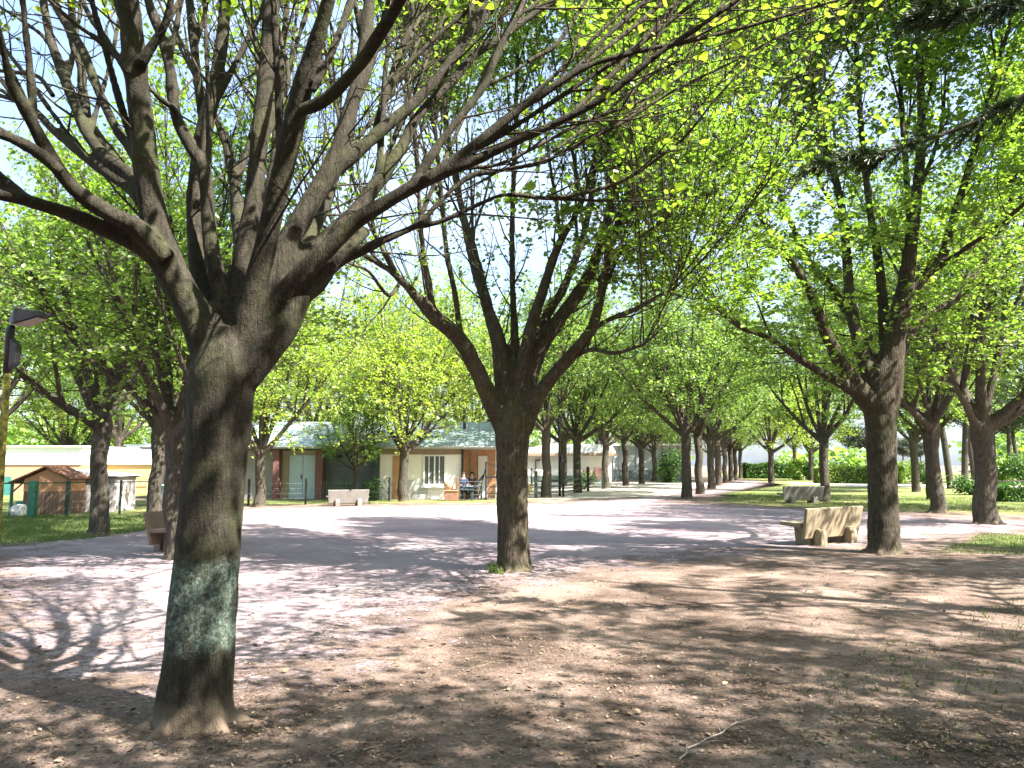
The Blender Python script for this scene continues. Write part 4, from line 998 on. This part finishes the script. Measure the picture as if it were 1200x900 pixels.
def white_hall():
    r = empty('white_hall', (0,72,0), 0, 'low white hall with flat pale roof edge, beyond the rail fence', 'building'); f = lambda px: X(px, 72)
    MB().box((f(604),0,0),(f(716),10,2.45)).build('wall', WHITE, r)
    MB().box((f(604),-.04,0),(f(712),-.003,.62)).build('plinth', simple('green_grey_plinth', (.2,.26,.22), .9), r)
    MB().box((f(600),-.5,2.452),(f(722),10.5,2.72)).build('roof_edge', BROWNF, r)
    q = MB(); q.prism([(f(600)+.1,2.722),(f(722)-.1,2.722),(f(716),3.5),(f(640),3.6)], -.45, 10.4); q.build('roof', simple('white_sheet_roof', (.74,.76,.78), .5, .05), r)
    br = MB(); br.box((f(627),-.25,1.1),(f(628),-.045,2.1)); br.box((f(628)+.002,-.25,2.0),(f(633),-.045,2.1)); br.build('door_frame', BLACK, r)
    MB().box((f(696),-.3,.3),(f(704),-.045,1.3)).build('notice_board', REDP, r)
    MB().box((f(683),-.3,.3),(f(694),-.045,1.2)).build('crate_stack', BROWNF, r)
    r2 = empty('grey_hall', (0,80,0), 0, 'long pale blue grey hall behind the left avenue row', 'building'); f = lambda px: X(px, 80)
    MB().box((f(718),0,0),(f(800),12,3.6)).build('wall', simple('pale_blue_grey_panels', (.5,.53,.56), .7, .1, 1), r2)
    for px in range(724, 796, 10): MB().box((f(px),-.06,.02),(f(px+.8),-.003,3.58)).build('panel_joint', GREYL, r2)
    MB().box((f(718),-.05,0),(f(800),-.004,1.1)).build('plinth', simple('blue_grey_plinth', (.2,.24,.25), .9), r2).location = (0,-.06,0)
    MB().box((f(716),-.4,3.602),(f(803),12.3,3.8)).build('roof', WHITE, r2)
white_hall()
sp_ = empty('stone_pillar', P(614,570,39)*np.array([1,1,0]), 0, 'grey concrete pillar just right of the middle tree trunk', 'pillar')
MB().box((-.2,-.2,0),(.2,.2,2.35)).build('shaft', CONC_G, sp_, bevel=.02); MB().box((-.25,-.25,2.352),(.25,.25,2.45)).build('capital', CONC_G, sp_, bevel=.01)
def left_buildings():
    f = lambda px, d=41: X(px, d)
    r = empty('salmon_building', (0,41,0), 0, 'low salmon walled building with white upper cladding behind the hut', 'building')
    MB().box((f(-160),0,0),(f(105),8,1.62)).build('wall', simple('salmon_render', (.5,.27,.18), .9, .08), r)
    MB().box((f(-160),-.05,1.622),(f(98),8.2,2.55)).build('upper_cladding', simple('white_cladding', (.8,.81,.82), .6, .03), r)
    MB().box((f(-165),-.2,2.552),(f(100),8.5,2.63)).build('roof', WHITE, r)
    MB().box((f(2),-.05,.0),(f(18),-.003,1.0)).build('door', simple('teal_door', (.05,.2,.18), .6), r)
    r = empty('yellow_building', (0,43,0), 0, 'low yellow building with a pale blue white block on its roof', 'building'); f = lambda px, d=43: X(px, d)
    MB().box((f(112),0,0),(f(184),7,1.62)).build('wall', simple('yellow_render', (.62,.44,.2), .9, .06), r)
    MB().box((f(110),-.1,1.622),(f(186),7.2,1.72)).build('roof_edge', CREAM, r)
    MB().box((f(143),.6,1.722),(f(180),6,2.68)).build('roof_block', simple('pale_blue_cladding', (.6,.7,.78), .6, .04), r)
    MB().box((f(143)-.1,.5,2.682),(f(180)+.1,6.1,2.76)).build('roof_coping', GREYB, r)
    for px in (139,152): MB().box((f(px),-.2,0),(f(px)+.05,-.15,1.05)).build('rail_post', WOODP, r)
    MB().box((f(125),-.2,.82),(f(182),-.17,.86)).build('rail', WOODP, r)
left_buildings()

# ================================================================ YARD FURNITURE
def table(name, c, w, d, h, m, label, cat='table'):
    r = empty(name, c, 0, label, cat)
    MB().box((-w/2,-d/2,h-.05),(w/2,d/2,h)).build('table_top', m, r, bevel=.01)
    for sx in (-1,1):
        for sy in (-1,1): MB().box((sx*(w/2-.08)-.03,sy*(d/2-.08)-.03,0),(sx*(w/2-.08)+.03,sy*(d/2-.08)+.03,h-.052)).build('leg', m, r)
    return r
gnd = np.array([1,1,0])
table('garden_table', P(198,575,35)*gnd, .9, .7, .72, simple('pale_blue_plastic', (.4,.6,.7), .4), 'pale blue garden table by the grey end wall of the long building')
table('terrace_table', P(543,575,35.2)*gnd+(0,0,.012), .95, .7, .5, simple('navy_table', (.03,.05,.07), .5), 'low dark table right of the brown box on the terrace')
table('terrace_table', P(556,575,36.3)*gnd+(0,0,.012), .8, .6, .62, simple('blue_grey_table', (.15,.24,.3), .5), 'pale blue grey table next to the black climbing frame')
bx = empty('storage_box', P(529,578,35.0)*gnd+(0,0,.008), 0, 'low reddish brown wooden box under the building window', 'box')
MB().box((-.3,-.25,0),(.3,.25,.42)).build('body', simple('red_brown_wood', (.25,.12,.08), .8, .2), bx, bevel=.01); MB().box((-.33,-.28,.422),(.33,.28,.47)).build('lid', WOODO, bx, bevel=.01)
bg2 = empty('wicker_basket', P(526,560,35.0)*gnd+(0,.0,.478), 0, 'tan wicker basket standing on the brown wooden box', 'basket')
bt = MB(); bt.tube([(0,0,0),(0,0,.2),(0,0,.36)], [.17,.21,.22], 14); bt.build('body', simple('wicker', (.45,.3,.2), .9, .3, 30), bg2, smooth=True)
MB().tube([(-.21,0,.34),(-.1,0,.5),(.1,0,.5),(.21,0,.34)], [.012]*4, 6).build('handle', WOODP, bg2)
def climber():
    c = P(570,578,35.6)*gnd; r = empty('climbing_frame', c+(0,0,.012), 0, 'black metal climbing frame with a slide, left of the middle tree trunk', 'climbing frame')
    pl = MB().box((-.05,-.3,1.0),(.75,.3,1.07)).build('platform', BLACK, r)
    for x in (-.02,.72):
        for y in (-.27,.27): MB().bar((x,y,0), (x,y,1.75 if x < .5 else 1.5), .03, 8).build('post', BLACK, r)
    sl = MB(); sl.add([(-.95,-.2,.03),(-.1,-.2,1.05),(-.1,.2,1.05),(-.95,.2,.03),(-.95,-.2,.20),(-.1,-.2,1.22),(-.1,.2,1.22),(-.95,.2,.20)],
        [(0,1,2,3),(0,4,5,1),(3,2,6,7)]); sl.build('slide', BLACK, r)
    ld = MB()
    for y in (-.2,.2): ld.bar((.05,y,.1) if False else (-.4,y,0), (0,y,1.6), .022, 6)
    for t in (.25,.5,.75): ld.bar((-.4+.4*t,-.2,1.6*t), (-.4+.4*t,.2,1.6*t), .016, 6)
    ld.build('ladder', BLACK, r)
    rb = MB()
    for z in (.3,.6): rb.bar((-.02,-.28,z),(.72,-.28,z),.02,6)
    rb.bar((-.02,-.27,1.72),(.72,-.27,1.45),.02,6); rb.build('side_rail', BLACK, r)
climber()

def shrub(name, c, size, m, label, n, cat='shrub', ls=.1, seed=1, group=None, box=False, stem=True):
    rng = np.random.default_rng(seed); r = empty(name, c, 0, label, cat, group); lb = MB()
    if box:
        p = rng.random((n, 3))*2-1
        k = rng.integers(0, 3, n); sgn = rng.choice([-1, 1], n); hull = rng.random(n) < .8
        for i in range(3): p[(k == i) & hull, i] = sgn[(k == i) & hull]*(.93+.07*rng.random(((k == i) & hull).sum()))
        p = p*np.array(size)/2; p[:, 2] += size[2]/2
        for i in range(n): pass
        p[:, 2] += .12*np.sin(p[:, 0]*1.7+seed)*(p[:, 2]/size[2])
        core = MB().box((-size[0]*.46,-size[1]*.42,0),(size[0]*.46,size[1]*.42,size[2]*.86))
        core.build('branches', simple('hedge_core', (.03,.05,.02), .9), r)
    else:
        cs = rng.normal(0, .33, (14, 3)); cs[:, 2] = rng.random(14)*.75+.1; p = cs[rng.integers(0, 14, n)]+rng.normal(0, .16, (n, 3)); p[:, 2] = np.clip(np.abs(p[:, 2]), .03, 1.1); p = p*np.array(size)*np.array([.6,.6,.95])
        st = MB()
        for j in range(9):
            e = cs[j]*np.array(size)*np.array([.6,.6,.95]); st.tube([(0,0,0), e*.5+np.array([0,0,.05]), e], [.03,.02,.008], 5, cap=False)
        st.build('branches', BARK_FAR, r)
    leaves(lb, p, rng.normal(0, 1, (n, 3)), ls, rng, False, 1.3); lb.build('foliage', m, r, tint=True); return r
g0 = lambda px, py: G(px, py)
shrub('hedge', P(848,552,84)*0+np.array([ (898-600)/F*92, 92, 0]), (5.6,1.4,1.75), HEDGE, 'dark clipped hedge far away at the end of the right avenue row', 9000, 'hedge', .2, 1, box=True)
shrub('shrub', G(935,562.5), (1.9,1.4,2.2), HEDGE_L, 'pale green rounded bush beside the dark clipped hedge', 2600, 'bush', .17, 2)
shrub('shrub', G(951,562.5), (2.6,1.4,2.0), HEDGE, 'dark bush behind the far concrete bench', 2600, 'bush', .17, 3)
shrub('hedge', G(1000,566.5), (6.4,1.4,1.5), HEDGE_L, 'sunlit yellow green clipped hedge between the far bench and the thick trunked tree', 11000, 'hedge', .14, 4, box=True)
shrub('shrub', G(1056,566), (2.6,1.6,1.8), HEDGE_L, 'pale bush just right of the thick trunked tree', 2600, 'bush', .16, 5)
shrub('shrub', G(1078,565), (3.0,1.6,2.0), HEDGE_L, 'wide green bush under the flat topped pines', 3200, 'bush', .16, 6)
shrub('shrub', G(1092,568), (1.7,1.3,1.2), HEDGE, 'dark low bush left of the slimmer tree', 1800, 'bush', .14, 7)
shrub('shrub', G(1138,580), (2.2,1.3,1.0), HEDGE, 'dark ivy mound at the foot of the pine trunks', 2600, 'bush', .1, 8)
shrub('hedge', P(1215,584,34)*gnd, (3.6,1.2,.72), HEDGE, 'low leafy hedge at the right edge behind the stout tree', 7000, 'hedge', .085, 9, box=True)
shrub('shrub', G(1178,567), (4.0,2.0,2.2), HEDGE_L, 'tall green bush behind the log rail', 3600, 'bush', .16, 10)
shrub('shrub', G(1205,568), (3.4,2.0,2.4), HEDGE, 'dark green bush at the right edge behind the log rail', 3600, 'bush', .16, 11)
shrub('yellow_shrub', P(616,574,41)*gnd+(0,0,.012), (.75,.6,.75), YFLOWER, 'small yellow flowering shrub beside the middle trunk', 500, 'shrub', .07, 12)
shrub('shrub', G(780,566), (2.6,2.0,2.9), HEDGE, 'dark bush among the farthest trees of the left avenue row', 3000, 'bush', .16, 13)
shrub('shrub', P(395,585,38)*0+np.array([-6.6,35.6,0]), (2.2,1.0,1.0), HEDGE, 'dark low shrub beneath the blue grey wall', 900, 'shrub', .08, 14)
shrub('shrub', P(685,570,50)*gnd, (1.6,1.0,1.1), HEDGE, 'small green shrub behind the tall black fence post', 900, 'shrub', .1, 15)
shrub('shrub', np.array([-31,58,0]), (9,4,5.5), HEDGE_L, 'mass of pale bushes rising behind the yellow building', 9000, 'bush', .25, 16)

# far tree line closing the horizon
def tree_line():
    rng = np.random.default_rng(3); lb = MB()
    def belt(x0, x1, y, h, n):
        x = x0+(x1-x0)*rng.random(n); top = h*(.55+.45*np.abs(np.sin(x*.13)+.4*np.sin(x*.37+1))/1.4)
        p = np.column_stack([x, y+rng.normal(0, 3, n), rng.random(n)**.8*top]); leaves(lb, p, rng.normal(0, 1, (n, 3)), .9, rng, False, 1.2)
    belt(-130, 30, 135, 13, 12000); belt(-110, -40, 75, 8, 6000); belt(45, 60, 130, 5, 1000); belt(72, 130, 120, 9, 5000)
    tag(lb.build('distant_woodland', LEAF_F, tint=True), 'pale green belt of far off trees along the horizon', 'woodland', kind='stuff')
tree_line()

# ================================================================ PEOPLE
def skin_person(name, loc, joints, edges, radii, label, rz=0, s=1, cloth=None, legs=None, skinm=None, hairc=None, head=None):
    bm = bmesh.new(); vs = {k: bm.verts.new(v) for k, v in joints.items()}
    for a, b in edges: bm.edges.new((vs[a], vs[b]))
    me = bpy.data.meshes.new('tmp'); bm.to_mesh(me); bm.free(); o = bpy.data.objects.new('tmp', me); COL.objects.link(o)
    o.modifiers.new('s', 'SKIN'); sv = me.skin_vertices[0].data
    for i, k in enumerate(joints): rr_ = radii[k]; sv[i].radius = (rr_, rr_); sv[i].use_root = (k == 'pelvis')
    o.modifiers.new('u', 'SUBSURF').levels = 2
    dg = bpy.context.evaluated_depsgraph_get(); nm = bpy.data.meshes.new_from_object(o.evaluated_get(dg)); bpy.data.objects.remove(o)
    for m in (cloth, legs, skinm): nm.materials.append(m)
    for p in nm.polygons:
        z = p.center.z; near = min(joints, key=lambda k: (Vector(joints[k])-p.center).length)
        p.material_index = 2 if near in ('head','top','neck','handL','handR','nose') else (1 if near in ('kneeL','kneeR','footL','footR','toeL','toeR','hipL','hipR') else 0); p.use_smooth = True
    ob = bpy.data.objects.new(name, nm); COL.objects.link(ob); ob.location = tuple(loc); ob.rotation_euler = (0,0,rz); ob.scale = (s,s,s); tag(ob, label, 'person')
    h = bmesh.new(); bmesh.ops.create_icosphere(h, subdivisions=3, radius=.118)
    hd_ = Vector(joints['head'])
    for v in h.verts: v.co.z *= 1.08; v.co.y += .02; v.co += hd_+Vector((0,0,.045))
    bmesh.ops.delete(h, geom=[v for v in h.verts if v.co.y < hd_.y-.05 and v.co.z < hd_.z+.06 or v.co.z < hd_.z-.05], context='VERTS')
    hm = bpy.data.meshes.new('hair'); h.to_mesh(hm); h.free(); hm.materials.append(hairc); ho = bpy.data.objects.new('hair', hm); COL.objects.link(ho); ho.parent = ob
    return ob
SK = simple('skin', (.45,.28,.2), .6, .05); HAIR = simple('dark_hair', (.02,.015,.012), .6); PALETOP = simple('pale_top', (.55,.56,.6), .9); DARKT = simple('dark_trousers', (.03,.035,.045), .9)
NAVY = simple('navy_jumper', (.03,.045,.09), .9); REDT = simple('dark_red_jumper', (.05,.018,.016), .9)
stand = dict(pelvis=(0,0,.92), belly=(0,0,1.1), chest=(0,0,1.35), neck=(0,0,1.5), head=(0,-.01,1.62), top=(0,0,1.72), shL=(-.17,0,1.42), shR=(.17,0,1.42), elL=(-.23,.02,1.15), elR=(.23,.02,1.15), handL=(-.22,-.1,.92), handR=(.22,-.08,.9),
  hipL=(-.1,0,.85), hipR=(.1,0,.85), kneeL=(-.11,-.08,.48), kneeR=(.11,.06,.48), footL=(-.11,-.1,.07), footR=(.11,.16,.07), toeL=(-.11,-.26,.04), toeR=(.11,.02,.04))
E = [('pelvis','belly'),('belly','chest'),('chest','neck'),('neck','head'),('head','top'),('chest','shL'),('chest','shR'),('shL','elL'),('shR','elR'),('elL','handL'),('elR','handR'),('pelvis','hipL'),('pelvis','hipR'),('hipL','kneeL'),('hipR','kneeR'),('kneeL','footL'),('kneeR','footR'),('footL','toeL'),('footR','toeR')]
RD = dict(pelvis=.14, belly=.12, chest=.14, neck=.055, head=.095, top=.06, shL=.065, shR=.065, elL=.042, elR=.042, handL=.035, handR=.035, hipL=.085, hipR=.085, kneeL=.058, kneeR=.058, footL=.042, footR=.042, toeL=.032, toeR=.032)
sit = dict(stand)
def sh(p, dz, dy=0): return (p[0], p[1]+dy, p[2]+dz)
for k in ('pelvis','belly','chest','neck','head','top','shL','shR','elL','elR'): sit[k] = sh(stand[k], -.44)
sit.update(handL=(-.12,-.34,.70), handR=(.14,-.32,.70), elL=(-.24,-.06,.74), elR=(.24,-.06,.74), hipL=(-.1,-.05,.46), hipR=(.1,-.05,.46), kneeL=(-.12,-.44,.47), kneeR=(.12,-.44,.47), footL=(-.12,-.46,.07), footR=(.12,-.46,.07), toeL=(-.12,-.6,.04), toeR=(.12,-.6,.04))
skin_person('person', P(623,569,58)*gnd+(0,0,.012), stand, E, RD, 'small walking figure in pale top and dark trousers, right of the middle trunk', R(70), .75, PALETOP, DARKT, SK, HAIR)
def stool(c, label):
    r = empty('stool', c, 0, label, 'stool'); MB().tube([(0,0,.34),(0,0,.38)], [.17,.17], 14).build('seat', WOODP, r)
    for k in range(3): a = k*2.094; MB().bar((math.cos(a)*.12,math.sin(a)*.12,.338),(math.cos(a)*.17,math.sin(a)*.17,0), .015, 6).build('leg', BLACK, r)
for px, d, top, lab, ls in ((543,35.9,NAVY,'dark haired seated figure in navy at the low dark table','round stool under the seated figure in navy'),(553,36.9,REDT,'dark haired seated figure in dark red behind the pale blue grey table','round stool under the seated figure in dark red')):
    c = P(px,575,d)*gnd+(0,0,.012); skin_person('person', c, sit, E, RD, lab, R(10), .95, top, DARKT, SK, HAIR); stool(c+(0,.0,-.005), ls)

# ================================================================ LIGHT, SKY, CAMERA
EL = R(50); to = np.array([.88, -.47]); to /= np.linalg.norm(to)
sv = Vector((to[0]*math.cos(EL), to[1]*math.cos(EL), math.sin(EL)))
sun = bpy.data.lights.new('sun', 'SUN'); sun.energy = 5.0; sun.angle = R(.55); sun.color = (1, .94, .84)
so = bpy.data.objects.new('sun', sun); COL.objects.link(so); so.rotation_euler = sv.to_track_quat('Z', 'Y').to_euler()
w = bpy.data.worlds.new('World'); sc.world = w; w.use_nodes = True; nt = w.node_tree
sky = nt.nodes.new('ShaderNodeTexSky'); sky.sky_type = 'NISHITA'; sky.sun_disc = False; sky.sun_elevation = EL
sky.sun_rotation = math.atan2(to[0], to[1]); sky.air_density = 1.0; sky.dust_density = 2.5; sky.ozone_density = 1.2
bgn = nt.nodes['Background']
tcw = nt.nodes.new('ShaderNodeTexCoord'); mpw = nt.nodes.new('ShaderNodeMapping'); mpw.inputs['Scale'].default_value = (1,1,2.2); nt.links.new(tcw.outputs['Generated'], mpw.inputs[0])
cl = ramp(nt, nz(nt, mpw.outputs[0], 2.3, 8, .6, .3), [(.44, (.1,.1,.1)), (.60, (.92,.92,.92))])
nt.links.new(mix(nt, cl, sky.outputs[0], (2.1, 2.65, 3.35)), bgn.inputs[0]); bgn.inputs[1].default_value = .10
cam = bpy.data.cameras.new('camera'); co = bpy.data.objects.new('camera', cam); COL.objects.link(co)
cam.sensor_width = 36; cam.lens = 27; co.location = (0,0,EYE); co.rotation_euler = (R(90)+PITCH, 0, 0); cam.clip_end = 3000; cam.clip_start = .05
sc.camera = co
sc.view_settings.view_transform = 'Standard'; sc.view_settings.look = 'None'; sc.view_settings.exposure = 2.3; sc.view_settings.gamma = 1
sc.cycles.use_denoising = True; sc.cycles.max_bounces = 8; sc.cycles.diffuse_bounces = 4; sc.cycles.transmission_bounces = 6; sc.cycles.glossy_bounces = 2; sc.cycles.transparent_max_bounces = 4
sc.cycles.caustics_reflective = False; sc.cycles.caustics_refractive = False; sc.cycles.sample_clamp_indirect = 6
